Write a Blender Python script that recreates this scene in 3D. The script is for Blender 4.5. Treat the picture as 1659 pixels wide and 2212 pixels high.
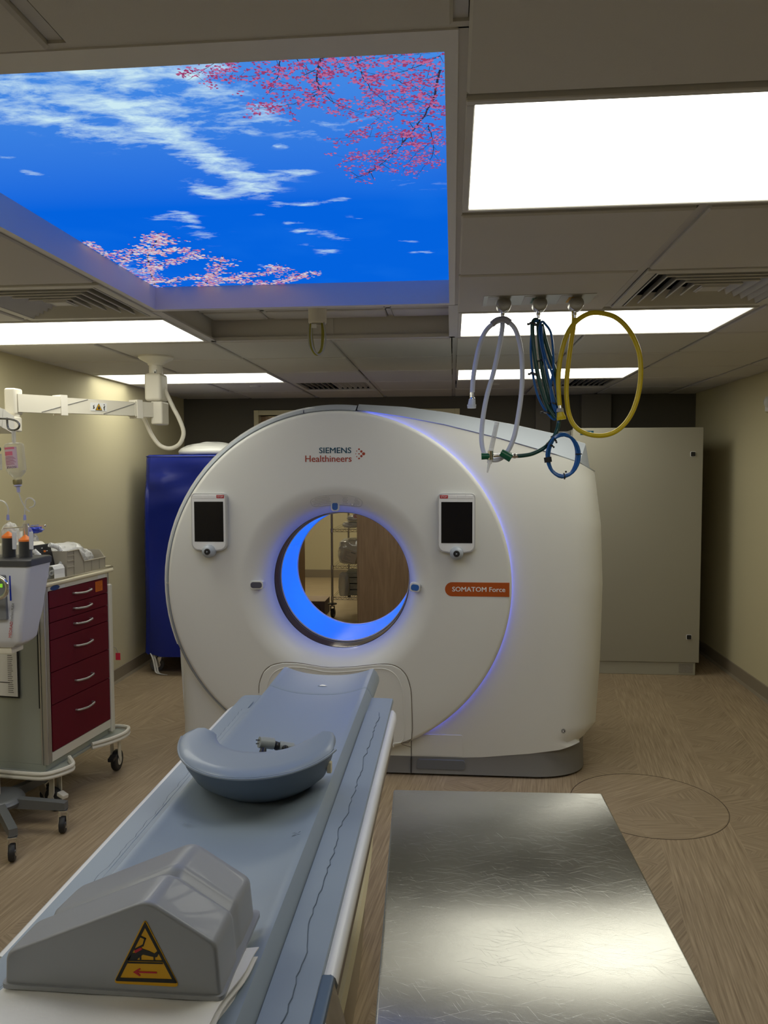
import bpy, bmesh, math, random
from mathutils import Vector, Matrix, Euler
random.seed(7)
for o in list(bpy.data.objects): bpy.data.objects.remove(o)
SC = bpy.context.scene
COL = SC.collection
R = math.radians
PI = math.pi

# ---------------------------------------------------------------- camera
YAW, PITCH, ROLL = math.atan(148/1660.0), math.atan(94/1660.0*math.cos(math.atan(148/1660.0))), R(-0.18)
cd = bpy.data.cameras.new('camera'); cam = bpy.data.objects.new('camera', cd); COL.objects.link(cam)
cd.sensor_fit = 'VERTICAL'; cd.sensor_height = 24.0; cd.lens = 1660.0/2212.0*24.0
cd.clip_start = 0.02; cd.clip_end = 60
F_ = Vector((-math.sin(YAW)*math.cos(PITCH), math.cos(YAW)*math.cos(PITCH), -math.sin(PITCH)))
R_ = Vector((math.cos(YAW), math.sin(YAW), 0)); U_ = R_.cross(F_)
R2 = math.cos(ROLL)*R_ + math.sin(ROLL)*U_; U2 = -math.sin(ROLL)*R_ + math.cos(ROLL)*U_
M = Matrix((R2, U2, -F_)).transposed().to_4x4(); M.translation = (0, 0, 1.6)
cam.matrix_world = M
SC.camera = cam
# ---------------------------------------------------------------- world, exposure
w = bpy.data.worlds.new('world'); SC.world = w; w.use_nodes = True
w.node_tree.nodes['Background'].inputs[0].default_value = (0.9, 0.92, 1.0, 1)
w.node_tree.nodes['Background'].inputs[1].default_value = 0.05
SC.view_settings.view_transform = 'Standard'
SC.view_settings.look = 'None'
SC.view_settings.gamma = 1.0
SC.view_settings.use_curve_mapping = False
SC.view_settings.exposure = 0.12
LIGHT = 4.3        # strength of the fluorescent ceiling panels
SKYLUM = 0.90      # strength of the backlit sky picture
BLUE = 1.05        # strength of the blue ring light

# ---------------------------------------------------------------- helpers
FRAME = {}
def new_bm(): return bmesh.new()
def frame_of(o):
    while o.parent: o = o.parent
    return FRAME.get(o.name)
def thing(name, label, cat, loc=(0, 0, 0), rz=0, group=None, local=False, kind=None):
    o = bpy.data.objects.new(name, None); COL.objects.link(o)
    o.location = loc; o.rotation_euler = (0, 0, rz); o.empty_display_size = 0.05
    o['label'] = label; o['category'] = cat
    if group: o['group'] = group
    if kind: o['kind'] = kind
    if not local: FRAME[o.name] = Matrix.Translation(-Vector(loc))
    return o
def obj(name, bm, m, parent=None, smooth=False, label=None, cat=None, group=None, kind=None, angle=40):
    bmesh.ops.recalc_face_normals(bm, faces=bm.faces)
    me = bpy.data.meshes.new(name)
    o = bpy.data.objects.new(name, me)
    if parent is not None:
        f = frame_of(parent)
        if f is not None: bmesh.ops.transform(bm, matrix=f, verts=bm.verts)
    elif kind != 'structure':
        xs = [v.co.x for v in bm.verts]; ys = [v.co.y for v in bm.verts]; zs = [v.co.z for v in bm.verts]
        c = Vector(((min(xs)+max(xs))/2, (min(ys)+max(ys))/2, min(zs)))
        bmesh.ops.translate(bm, vec=-c, verts=bm.verts); o.location = c
        FRAME[o.name] = Matrix.Translation(-c)
    bm.to_mesh(me); bm.free()
    COL.objects.link(o)
    if parent is not None: o.parent = parent
    if isinstance(m, (list, tuple)):
        for q in m: me.materials.append(q)
    else: me.materials.append(m)
    if smooth:
        try: me.shade_smooth()
        except Exception:
            for p in me.polygons: p.use_smooth = True
        me.set_sharp_from_angle(angle=R(angle))
        md = o.modifiers.new('weighted_normal', 'WEIGHTED_NORMAL'); md.keep_sharp = True; md.weight = 60
    if label: o['label'] = label
    if cat: o['category'] = cat
    if group: o['group'] = group
    if kind: o['kind'] = kind
    return o
def bevel_all(bm, w, seg=2, ang=30):
    es = [e for e in bm.edges if len(e.link_faces) == 2 and e.calc_face_angle(0) > R(ang)]
    if es and w > 0: bmesh.ops.bevel(bm, geom=es, offset=w, segments=seg, profile=0.5, affect='EDGES', clamp_overlap=True)
def join_bm(dst, src, mat=None):
    me = bpy.data.meshes.new('tmp'); 
    if mat is not None: bmesh.ops.transform(src, matrix=mat, verts=src.verts)
    src.to_mesh(me); src.free(); dst.from_mesh(me); bpy.data.meshes.remove(me)
def box(bm, x0, x1, y0, y1, z0, z1, bev=0.0, seg=2, mat=None):
    t = bmesh.new()
    bmesh.ops.create_cube(t, size=1.0)
    bmesh.ops.transform(t, matrix=Matrix.Translation(((x0+x1)/2, (y0+y1)/2, (z0+z1)/2)) @ Matrix.Diagonal((abs(x1-x0), abs(y1-y0), abs(z1-z0), 1)), verts=t.verts)
    if bev: bevel_all(t, bev, seg)
    join_bm(bm, t, mat); return bm
def basis(d):
    d = Vector(d).normalized()
    a = Vector((0, 0, 1)) if abs(d.z) < 0.9 else Vector((1, 0, 0))
    u = d.cross(a).normalized(); v = d.cross(u).normalized()
    return d, u, v
def cyl(bm, p0, p1, r0, r1=None, seg=20, cap=True, bev=0):
    if r1 is None: r1 = r0
    p0 = Vector(p0); p1 = Vector(p1); d, u, v = basis(p1-p0)
    t = bmesh.new(); A = []; Bv = []
    for i in range(seg):
        a = 2*PI*i/seg; k = u*math.cos(a)+v*math.sin(a)
        A.append(t.verts.new(p0+k*r0)); Bv.append(t.verts.new(p1+k*r1))
    for i in range(seg): t.faces.new((A[i], A[(i+1) % seg], Bv[(i+1) % seg], Bv[i]))
    if cap: t.faces.new(A[::-1]); t.faces.new(Bv)
    if bev: bevel_all(t, bev, 2, 60)
    join_bm(bm, t); return bm
def smooth_path(pts, n=6, closed=False):
    P = [Vector(p) for p in pts]; out = []; N = len(P)
    rng = range(N) if closed else range(N-1)
    for i in rng:
        p1 = P[i]; p2 = P[(i+1) % N]
        p0 = P[(i-1) % N] if (closed or i > 0) else p1*2-p2
        p3 = P[(i+2) % N] if (closed or i < N-2) else p2*2-p1
        for k in range(n):
            t = k/n
            out.append(0.5*((2*p1)+(-p0+p2)*t+(2*p0-5*p1+4*p2-p3)*t*t+(-p0+3*p1-3*p2+p3)*t**3))
    if not closed: out.append(P[-1])
    return out
def tube(bm, pts, r, seg=10, closed=False, n=6, cap=True, rf=None):
    P = smooth_path(pts, n, closed) if n > 1 else [Vector(p) for p in pts]
    N = len(P); rings = []; u = None
    for i in range(N):
        a = P[(i-1) % N] if (closed or i > 0) else P[i]
        b = P[(i+1) % N] if (closed or i < N-1) else P[i]
        d = (b-a)
        if d.length < 1e-9: d = Vector((0, 0, 1))
        d.normalize()
        if u is None: _, u, v = basis(d)
        else:
            u = (u-d*u.dot(d))
            if u.length < 1e-6: _, u, v = basis(d)
            u.normalize()
        v = d.cross(u)
        rr = rf(i/(N-1)) if rf else r
        rings.append([bm.verts.new(P[i]+(u*math.cos(2*PI*k/seg)+v*math.sin(2*PI*k/seg))*rr) for k in range(seg)])
    rng = range(N) if closed else range(N-1)
    for i in rng:
        A = rings[i]; Bq = rings[(i+1) % N]
        for k in range(seg): bm.faces.new((A[k], A[(k+1) % seg], Bq[(k+1) % seg], Bq[k]))
    if cap and not closed: bm.faces.new(rings[0][::-1]); bm.faces.new(rings[-1])
    return bm
def lathe(bm, prof, origin=(0, 0, 0), axis='Z', seg=32, a0=0, a1=360, cap=False):
    """prof: list of (r, h) ; axis Z: h is up ; axis Y: h is y"""
    full = abs(a1-a0-360) < 1e-6
    n = seg if full else seg+1
    O = Vector(origin); rings = []
    for (r, h) in prof:
        row = []
        for i in range(n):
            a = R(a0+(a1-a0)*i/seg)
            if axis == 'Z': p = Vector((r*math.cos(a), r*math.sin(a), h))
            elif axis == 'Y': p = Vector((r*math.cos(a), h, r*math.sin(a)))
            else: p = Vector((h, r*math.cos(a), r*math.sin(a)))
            row.append(bm.verts.new(O+p))
        rings.append(row)
    for j in range(len(prof)-1):
        for i in range(seg):
            k = (i+1) % n if full else i+1
            try: bm.faces.new((rings[j][i], rings[j][k], rings[j+1][k], rings[j+1][i]))
            except ValueError: pass
    if cap and full:
        bm.faces.new(rings[0][::-1]); bm.faces.new(rings[-1])
    bmesh.ops.remove_doubles(bm, verts=[v for r in rings for v in r], dist=1e-6)
    return bm
def prism(bm, poly, h0, h1, plane='XZ', bev=0, seg=2, mat=None):
    """poly: 2-D points ; XZ extrudes along y, XY along z, YZ along x"""
    t = bmesh.new()
    def P(a, b, h): return (a, h, b) if plane == 'XZ' else ((a, b, h) if plane == 'XY' else (h, a, b))
    A = [t.verts.new(P(a, b, h0)) for a, b in poly]; Bq = [t.verts.new(P(a, b, h1)) for a, b in poly]
    n = len(poly)
    t.faces.new(A); t.faces.new(Bq[::-1])
    for i in range(n): t.faces.new((A[i], Bq[i], Bq[(i+1) % n], A[(i+1) % n]))
    bmesh.ops.recalc_face_normals(t, faces=t.faces)
    if bev: bevel_all(t, bev, seg)
    join_bm(bm, t, mat); return bm
def rrect(x0, x1, y0, y1, r, n=6):
    out = []
    for cx, cy, a in ((x1-r, y1-r, 0), (x0+r, y1-r, 90), (x0+r, y0+r, 180), (x1-r, y0+r, 270)):
        for i in range(n+1):
            t = R(a+90*i/n); out.append((cx+r*math.cos(t), cy+r*math.sin(t)))
    return out
def loft(bm, rings, close_ring=True, cap0=False, cap1=False):
    V = [[bm.verts.new(p) for p in r] for r in rings]
    n = len(rings[0])
    for j in range(len(V)-1):
        for i in range(n if close_ring else n-1):
            k = (i+1) % n
            bm.faces.new((V[j][i], V[j][k], V[j+1][k], V[j+1][i]))
    if cap0: bm.faces.new(V[0][::-1])
    if cap1: bm.faces.new(V[-1])
    return V
def ball(bm, c, r, seg=16, sc=(1, 1, 1)):
    t = bmesh.new(); bmesh.ops.create_uvsphere(t, u_segments=seg, v_segments=max(6, seg//2), radius=r)
    join_bm(bm, t, Matrix.Translation(c) @ Matrix.Diagonal((sc[0], sc[1], sc[2], 1))); return bm
def text_bm(s, size, mat, bold=0.0, depth=0.0004, align='LEFT', shear=0, space=1.0):
    c = bpy.data.curves.new('t', 'FONT'); c.body = s; c.size = size; c.offset = 0.0; c.extrude = depth; c.align_x = align
    c.shear = shear; c.resolution_u = 3; c.space_character = space
    o = bpy.data.objects.new('t', c); COL.objects.link(o)
    dg = bpy.context.evaluated_depsgraph_get(); me = bpy.data.meshes.new_from_object(o.evaluated_get(dg))
    bm = bmesh.new(); bm.from_mesh(me); bmesh.ops.transform(bm, matrix=mat, verts=bm.verts)
    bpy.data.objects.remove(o); bpy.data.curves.remove(c); bpy.data.meshes.remove(me)
    return bm
FACE_NY = Matrix.Rotation(R(90), 4, 'X')         # text plane facing -y, reading along +x
FACE_PX = Matrix.Rotation(R(90), 4, 'Z') @ FACE_NY  # facing +x, reading along +y

# ---------------------------------------------------------------- materials
MATS = {}
def mat(name, col=(0.8, 0.8, 0.8), rough=0.5, metal=0.0, emit=None, es=0.0, spec=0.5, trans=0.0, alpha=1.0, ior=1.45, coat=0.0, bump=None, var=0.0, vscale=6.0, sheen=0):
    m = bpy.data.materials.new(name); m.use_nodes = True; nt = m.node_tree; b = nt.nodes['Principled BSDF']
    b.inputs['Base Color'].default_value = (*col, 1); b.inputs['Roughness'].default_value = rough
    b.inputs['Metallic'].default_value = metal; b.inputs['Specular IOR Level'].default_value = spec
    b.inputs['Transmission Weight'].default_value = trans; b.inputs['IOR'].default_value = ior; b.inputs['Alpha'].default_value = alpha
    b.inputs['Coat Weight'].default_value = coat
    if emit: b.inputs['Emission Color'].default_value = (*emit, 1); b.inputs['Emission Strength'].default_value = es
    tc = None
    if bump or var:
        tc = nt.nodes.new('ShaderNodeTexCoord')
    if var:
        n = nt.nodes.new('ShaderNodeTexNoise'); n.inputs['Scale'].default_value = vscale; n.inputs['Detail'].default_value = 5
        nt.links.new(tc.outputs['Object'], n.inputs['Vector'])
        mx = nt.nodes.new('ShaderNodeMix'); mx.data_type = 'RGBA'
        mx.inputs[6].default_value = (*[c*(1-var) for c in col], 1); mx.inputs[7].default_value = (*[min(1, c*(1+var)) for c in col], 1)
        nt.links.new(n.outputs['Fac'], mx.inputs[0]); nt.links.new(mx.outputs[2], b.inputs['Base Color'])
    if bump:
        n = nt.nodes.new('ShaderNodeTexNoise'); n.inputs['Scale'].default_value = bump[0]; n.inputs['Detail'].default_value = 3
        nt.links.new(tc.outputs['Object'], n.inputs['Vector'])
        bp = nt.nodes.new('ShaderNodeBump'); bp.inputs['Strength'].default_value = bump[1]; bp.inputs['Distance'].default_value = bump[2] if len(bump) > 2 else 0.001
        nt.links.new(n.outputs['Fac'], bp.inputs['Height']); nt.links.new(bp.outputs['Normal'], b.inputs['Normal'])
    MATS[name] = m; return m
def N(nt, t, **kw):
    n = nt.nodes.new(t)
    for k, v in kw.items(): setattr(n, k, v)
    return n
def MATH(nt, op, a, b=None, c=None):
    n = nt.nodes.new('ShaderNodeMath'); n.operation = op
    for i, q in enumerate((a, b, c)):
        if q is None: continue
        if isinstance(q, (int, float)): n.inputs[i].default_value = q
        else: nt.links.new(q, n.inputs[i])
    return n.outputs[0]
def MIXC(nt, f, a, b):
    n = nt.nodes.new('ShaderNodeMix'); n.data_type = 'RGBA'
    for i, q in ((0, f), (6, a), (7, b)):
        if isinstance(q, (int, float)): n.inputs[i].default_value = q
        elif isinstance(q, tuple): n.inputs[i].default_value = (*q, 1)
        else: nt.links.new(q, n.inputs[i])
    return n.outputs[2]

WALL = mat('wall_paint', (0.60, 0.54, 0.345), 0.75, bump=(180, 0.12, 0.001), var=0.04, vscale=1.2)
WALLD = mat('shaded_dark_wall', (0.105, 0.095, 0.075), 0.8, var=0.06, vscale=2)  # dark wall colour with the shade lying on it mixed in
WALLP = mat('dark_wall_panel', (0.15, 0.135, 0.11), 0.7)
BASEB = mat('rubber_baseboard', (0.27, 0.225, 0.16), 0.55)
TILE = mat('ceiling_tile', (0.565, 0.54, 0.505), 0.85, bump=(260, 0.25, 0.001), var=0.03, vscale=2)
TBAR = mat('ceiling_bar', (0.56, 0.54, 0.51), 0.5)
WHITE = mat('gantry_white', (0.74, 0.74, 0.705), 0.42, coat=0.1)
SILVER = mat('gantry_silver', (0.40, 0.435, 0.485), 0.42, metal=0.1)
GREYB = mat('gantry_grey', (0.21, 0.205, 0.20), 0.55)
BLACK = mat('black_plastic', (0.015, 0.015, 0.017), 0.4)
DARKG = mat('dark_grey', (0.07, 0.072, 0.075), 0.45)
DARKRING = mat('dark_gloss_ring', (0.10, 0.09, 0.10), 0.12, metal=0.6)
PAD = mat('table_cover_bluegrey', (0.28, 0.34, 0.41), 0.40, bump=(500, 0.05, 0.0005), var=0.03, vscale=3)
PADL = mat('table_cover_light', (0.29, 0.35, 0.42), 0.38)
FOAM = mat('head_rest_grey', (0.25, 0.305, 0.38), 0.36, coat=0.15, bump=(400, 0.05, 0.0005))
WEDGE = mat('positioner_grey', (0.30, 0.315, 0.345), 0.38, coat=0.12, bump=(700, 0.08, 0.0004))
RAILW = mat('white_rail', (0.80, 0.80, 0.80), 0.25)
CREAM = mat('cream_plastic', (0.74, 0.67, 0.48), 0.45)
CREAML = mat('cream_light', (0.72, 0.69, 0.60), 0.4)
DRAWER = mat('maroon_drawer', (0.125, 0.003, 0.014), 0.5, spec=0.25, var=0.08, vscale=3)
CARTG = mat('cart_grey_green', (0.34, 0.36, 0.31), 0.5)
ALU = mat('aluminium', (0.55, 0.54, 0.52), 0.32, metal=0.85)
CHROME = mat('chrome', (0.7, 0.7, 0.7), 0.14, metal=1.0)
BRUSH = mat('brushed_nickel', (0.42, 0.41, 0.39), 0.33, metal=0.9)
RUBBER = mat('caster_rubber', (0.018, 0.018, 0.02), 0.5)
ARMW = mat('arm_enamel', (0.76, 0.72, 0.62), 0.35)
CABW = mat('cabinet_enamel', (0.365, 0.345, 0.275), 0.5)
CABP = mat('cabinet_plinth', (0.42, 0.405, 0.33), 0.5)
CLOTH = mat('white_sheet', (0.82, 0.81, 0.80), 0.85, bump=(60, 0.2, 0.003))
HOSEW = mat('white_hose', (0.62, 0.65, 0.74), 0.35)
HOSEY = mat('yellow_hose', (0.62, 0.47, 0.012), 0.35)
HOSEG = mat('green_hose', (0.008, 0.06, 0.05), 0.3)
HOSEB = mat('blue_hose', (0.01, 0.10, 0.33), 0.3)
GREENK = mat('green_knob', (0.005, 0.11, 0.045), 0.35)
INJ = mat('injector_housing', (0.66, 0.68, 0.76), 0.35, coat=0.2)
BASEG = mat('stand_grey_metal', (0.17, 0.18, 0.19), 0.4, metal=0.4)
ORANGE = mat('orange_plunger', (0.95, 0.22, 0.01), 0.4)
BEIGE = mat('beige_tray', (0.42, 0.38, 0.30), 0.5)
PAPER = mat('paper', (0.78, 0.78, 0.77), 0.8)
PRINTK = mat('black_print', (0.02, 0.02, 0.02), 0.7)
PRINTG = mat('grey_print', (0.2, 0.2, 0.2), 0.7)
PINK = mat('pink_label', (0.75, 0.18, 0.28), 0.6)
REDT = mat('red_tag', (0.65, 0.02, 0.06), 0.5)
REDP = mat('red_print', (0.45, 0.02, 0.03), 0.6)
TEAL = mat('teal_print', (0.0, 0.055, 0.09), 0.5)
RUST = mat('rust_print', (0.36, 0.045, 0.012), 0.5)
ORLAB = mat('orange_badge', (0.44, 0.082, 0.006), 0.5)
ORSTK = mat('orange_sticker', (0.62, 0.15, 0.01), 0.6)
WARN = mat('warning_yellow', (0.62, 0.33, 0.0), 0.5)
SCREEN = mat('dark_screen', (0.004, 0.004, 0.008), 0.08)
BLUEW = mat('blue_window', (0.02, 0.12, 0.45), 0.1, coat=0.8)
GREYW = mat('dark_window', (0.09, 0.09, 0.13), 0.15, coat=0.6)
PURPLE = mat('purple_pack', (0.08, 0.02, 0.12), 0.4)
BLUEP = mat('blue_plastic', (0.005, 0.03, 0.42), 0.4)
GREENL = mat('teal_label', (0.0, 0.28, 0.16), 0.5)
DISPG = mat('green_display', (0.1, 0.5, 0.02), 0.3, emit=(0.35, 0.8, 0.05), es=0.5)
BOXC = mat('cardboard_dark', (0.13, 0.10, 0.10), 0.8)
BOXT = mat('cardboard_top', (0.42, 0.32, 0.22), 0.8)
GREYBAG = mat('grey_drape', (0.12, 0.12, 0.10), 0.12, coat=1.0)
def clear(name, col, rough=0.05, a=0.35, spec=0.8):
    """thin transparent plastic or glass"""
    m = bpy.data.materials.new(name); m.use_nodes = True; nt = m.node_tree; nt.nodes.clear()
    out = N(nt, 'ShaderNodeOutputMaterial'); tr = N(nt, 'ShaderNodeBsdfTransparent'); pb = N(nt, 'ShaderNodeBsdfPrincipled'); mx = N(nt, 'ShaderNodeMixShader')
    pb.inputs['Base Color'].default_value = (*col, 1); pb.inputs['Roughness'].default_value = rough; pb.inputs['Specular IOR Level'].default_value = spec
    lw = N(nt, 'ShaderNodeLayerWeight'); lw.inputs['Blend'].default_value = 0.35
    f = MATH(nt, 'MULTIPLY_ADD', lw.outputs['Facing'], 0.45, a); f = MATH(nt, 'MINIMUM', f, 1.0)
    nt.links.new(f, mx.inputs[0]); nt.links.new(tr.outputs[0], mx.inputs[1]); nt.links.new(pb.outputs[0], mx.inputs[2]); nt.links.new(mx.outputs[0], out.inputs[0])
    return m
CLEAR = clear('clear_plastic', (0.75, 0.75, 0.72), 0.05, 0.03)
CLEARB = clear('clear_bag', (0.75, 0.75, 0.74), 0.15, 0.42)
GLASS = clear('bottle_glass', (0.72, 0.72, 0.66), 0.03, 0.10)
SMOKE = clear('smoky_syringe', (0.30, 0.29, 0.28), 0.08, 0.25)
FILM = clear('grey_vinyl_film', (0.16, 0.15, 0.12), 0.06, 0.5)
FILMB = clear('clear_vinyl_edge', (0.2, 0.28, 0.38), 0.1, 0.35)
def emis(name, col, s, back=None):
    m = bpy.data.materials.new(name); m.use_nodes = True; nt = m.node_tree; nt.nodes.clear()
    out = N(nt, 'ShaderNodeOutputMaterial'); e = N(nt, 'ShaderNodeEmission'); e.inputs[0].default_value = (*col, 1); e.inputs[1].default_value = s
    nt.links.new(e.outputs[0], out.inputs[0]); return m
DIFFUSER = emis('lit_diffuser', (1.0, 0.985, 0.85), LIGHT)
FARLAMP = emis('far_room_lamp', (1.0, 0.93, 0.74), 16.0)
LEDRING = emis('blue_led_edge', (0.09, 0.14, 1.0), 6.0)
def tube_blue():
    m = bpy.data.materials.new('blue_lit_tunnel'); m.use_nodes = True; nt = m.node_tree; b = nt.nodes['Principled BSDF']
    b.inputs['Base Color'].default_value = (0.02, 0.12, 0.5, 1); b.inputs['Roughness'].default_value = 0.2
    tc = N(nt, 'ShaderNodeTexCoord'); n = N(nt, 'ShaderNodeTexNoise'); n.inputs['Scale'].default_value = 2.5; n.inputs['Detail'].default_value = 0
    nt.links.new(tc.outputs['Object'], n.inputs['Vector'])
    c = MIXC(nt, n.outputs['Fac'], (0.0, 0.10, 1.0), (0.0, 0.16, 1.0)); nt.links.new(c, b.inputs['Emission Color'])
    b.inputs['Emission Strength'].default_value = BLUE; return m
TUNNEL = tube_blue()
def wood_mat(name, c0, c1, scale=(1, 1, 1)):
    m = bpy.data.materials.new(name); m.use_nodes = True; nt = m.node_tree; b = nt.nodes['Principled BSDF']; b.inputs['Roughness'].default_value = 0.45
    tc = N(nt, 'ShaderNodeTexCoord'); mp = N(nt, 'ShaderNodeMapping'); mp.inputs['Scale'].default_value = scale
    nt.links.new(tc.outputs['Object'], mp.inputs[0])
    n = N(nt, 'ShaderNodeTexNoise'); n.inputs['Scale'].default_value = 4; n.inputs['Detail'].default_value = 8; n.inputs['Distortion'].default_value = 1.2
    nt.links.new(mp.outputs[0], n.inputs['Vector'])
    rmp = N(nt, 'ShaderNodeValToRGB'); rmp.color_ramp.elements[0].position = 0.3; rmp.color_ramp.elements[1].position = 0.7
    rmp.color_ramp.elements[0].color = (*c0, 1); rmp.color_ramp.elements[1].color = (*c1, 1)
    nt.links.new(n.outputs['Fac'], rmp.inputs[0]); nt.links.new(rmp.outputs[0], b.inputs['Base Color']); return m
OAK = wood_mat('oak_door', (0.30, 0.19, 0.10), (0.42, 0.28, 0.155), (9, 9, 0.7))
FARFLOOR = wood_mat('far_room_floor', (0.40, 0.30, 0.17), (0.52, 0.42, 0.26), (0.6, 7, 1))
def floor_mat(name, rot=0.0):
    m = bpy.data.materials.new(name); m.use_nodes = True; nt = m.node_tree; b = nt.nodes['Principled BSDF']; b.inputs['Roughness'].default_value = 0.5
    b.inputs['Specular IOR Level'].default_value = 0.35
    tc = N(nt, 'ShaderNodeTexCoord'); sep = N(nt, 'ShaderNodeSeparateXYZ')
    mp0 = N(nt, 'ShaderNodeMapping'); mp0.inputs['Rotation'].default_value = (0, 0, R(7+rot)); nt.links.new(tc.outputs['Object'], mp0.inputs[0])
    nt.links.new(mp0.outputs[0], sep.inputs[0])
    X, Y = sep.outputs[0], sep.outputs[1]
    def grain(ang):
        mp = N(nt, 'ShaderNodeMapping'); mp.inputs['Rotation'].default_value = (0, 0, R(ang))
        nt.links.new(mp0.outputs[0], mp.inputs[0])
        mp2 = N(nt, 'ShaderNodeMapping'); mp2.inputs['Scale'].default_value = (150, 4, 1); nt.links.new(mp.outputs[0], mp2.inputs[0])
        n = N(nt, 'ShaderNodeTexNoise'); n.inputs['Scale'].default_value = 1.0; n.inputs['Detail'].default_value = 3; n.inputs['Roughness'].default_value = 0.6
        nt.links.new(mp2.outputs[0], n.inputs['Vector'])
        return n.outputs['Fac']
    g0, g1, g2, g3 = grain(0), grain(62), grain(-62), grain(30)
    # bands along the room: plain grain, then a band of triangles with turned grain
    u = MATH(nt, 'FLOORED_MODULO', MATH(nt, 'ADD', X, 0.18), 0.66)
    band = MATH(nt, 'GREATER_THAN', u, 0.34)
    v = MATH(nt, 'FLOORED_MODULO', Y, 0.32)
    tri = MATH(nt, 'ABSOLUTE', MATH(nt, 'SUBTRACT', v, 0.16))
    uu = MATH(nt, 'SUBTRACT', u, 0.34)
    t1 = MATH(nt, 'GREATER_THAN', tri, MATH(nt, 'MULTIPLY', uu, 0.5))
    t2 = MATH(nt, 'GREATER_THAN', v, 0.16)
    ga = N(nt, 'ShaderNodeMix'); nt.links.new(t2, ga.inputs[0]); nt.links.new(g1, ga.inputs[2]); nt.links.new(g2, ga.inputs[3])
    gb = N(nt, 'ShaderNodeMix'); nt.links.new(t1, gb.inputs[0]); nt.links.new(g3, gb.inputs[2]); nt.links.new(ga.outputs[0], gb.inputs[3])
    gc = N(nt, 'ShaderNodeMix'); nt.links.new(band, gc.inputs[0]); nt.links.new(g0, gc.inputs[2]); nt.links.new(gb.outputs[0], gc.inputs[3])
    rmp = N(nt, 'ShaderNodeValToRGB'); e = rmp.color_ramp.elements
    e[0].position = 0.30; e[0].color = (0.24, 0.175, 0.108, 1); e[1].position = 0.70; e[1].color = (0.455, 0.352, 0.232, 1)
    nt.links.new(gc.outputs[0], rmp.inputs[0])
    # slight tint change per band
    ns = N(nt, 'ShaderNodeTexNoise'); ns.inputs['Scale'].default_value = 1.3; nt.links.new(tc.outputs['Object'], ns.inputs['Vector'])
    tint = MATH(nt, 'MULTIPLY_ADD', band, -0.06, 1.0); tint = MATH(nt, 'MULTIPLY_ADD', MATH(nt, 'SUBTRACT', ns.outputs['Fac'], 0.5), 0.15, tint)
    hs = N(nt, 'ShaderNodeHueSaturation'); nt.links.new(rmp.outputs[0], hs.inputs['Color']); nt.links.new(tint, hs.inputs['Value'])
    nt.links.new(hs.outputs[0], b.inputs['Base Color'])
    return m
FLOOR = floor_mat('wood_grain_vinyl')
FLOOR2 = floor_mat('wood_grain_vinyl_turned', 48)
def steel_mat():
    m = bpy.data.materials.new('scratched_steel'); m.use_nodes = True; nt = m.node_tree; b = nt.nodes['Principled BSDF']
    b.inputs['Metallic'].default_value = 1.0
    tc = N(nt, 'ShaderNodeTexCoord')
    def scr(ang, sc, th, wr):
        mp = N(nt, 'ShaderNodeMapping'); mp.inputs['Rotation'].default_value = (0, 0, R(ang)); nt.links.new(tc.outputs['Object'], mp.inputs[0])
        ds = N(nt, 'ShaderNodeTexNoise'); ds.inputs['Scale'].default_value = 3.0; nt.links.new(tc.outputs['Object'], ds.inputs['Vector'])
        va = N(nt, 'ShaderNodeVectorMath', operation='MULTIPLY_ADD'); nt.links.new(ds.outputs['Color'], va.inputs[0]); va.inputs[1].default_value = (wr, wr, wr); nt.links.new(mp.outputs[0], va.inputs[2])
        mp2 = N(nt, 'ShaderNodeMapping'); mp2.inputs['Scale'].default_value = sc; nt.links.new(va.outputs[0], mp2.inputs[0])
        n = N(nt, 'ShaderNodeTexNoise'); n.inputs['Scale'].default_value = 1; n.inputs['Detail'].default_value = 4; nt.links.new(mp2.outputs[0], n.inputs['Vector'])
        return MATH(nt, 'SMOOTH_MIN', MATH(nt, 'MAXIMUM', MATH(nt, 'MULTIPLY', MATH(nt, 'SUBTRACT', n.outputs['Fac'], th), 9.0), 0.0), 1.0, 0.1)
    s1 = scr(25, (14, 900, 1), 0.61, 0.012); s2 = scr(-24, (12, 820, 1), 0.61, 0.016); s3 = scr(62, (16, 900, 1), 0.62, 0.014); s4 = scr(4, (10, 760, 1), 0.61, 0.012)
    tot = MATH(nt, 'ADD', MATH(nt, 'ADD', s1, s2), MATH(nt, 'ADD', s3, s4))
    big = N(nt, 'ShaderNodeTexNoise'); big.inputs['Scale'].default_value = 5; big.inputs['Detail'].default_value = 6; nt.links.new(tc.outputs['Object'], big.inputs['Vector'])
    rg = MATH(nt, 'MULTIPLY_ADD', big.outputs['Fac'], 0.12, 0.16); rg = MATH(nt, 'MULTIPLY_ADD', tot, 0.06, rg)
    nt.links.new(rg, b.inputs['Roughness'])
    col = MIXC(nt, MATH(nt, 'MULTIPLY_ADD', tot, 0.22, MATH(nt, 'MULTIPLY', big.outputs['Fac'], 0.9)), (0.33, 0.325, 0.305), (0.52, 0.515, 0.485)); nt.links.new(col, b.inputs['Base Color'])
    bp = N(nt, 'ShaderNodeBump'); bp.inputs['Strength'].default_value = 0.08; bp.inputs['Distance'].default_value = 0.00009
    nt.links.new(tot, bp.inputs['Height']); nt.links.new(bp.outputs['Normal'], b.inputs['Normal'])
    b.inputs['Anisotropic'].default_value = 1.0
    cv = N(nt, 'ShaderNodeCombineXYZ'); cv.inputs[0].default_value = 1.0; nt.links.new(cv.outputs[0], b.inputs['Tangent'])
    return m
STEEL = steel_mat()
def blue_cover():
    m = mat('blue_vinyl_cover', (0.003, 0.016, 0.23), 0.27, spec=0.6)
    return m
BLUEC = blue_cover()

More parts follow.
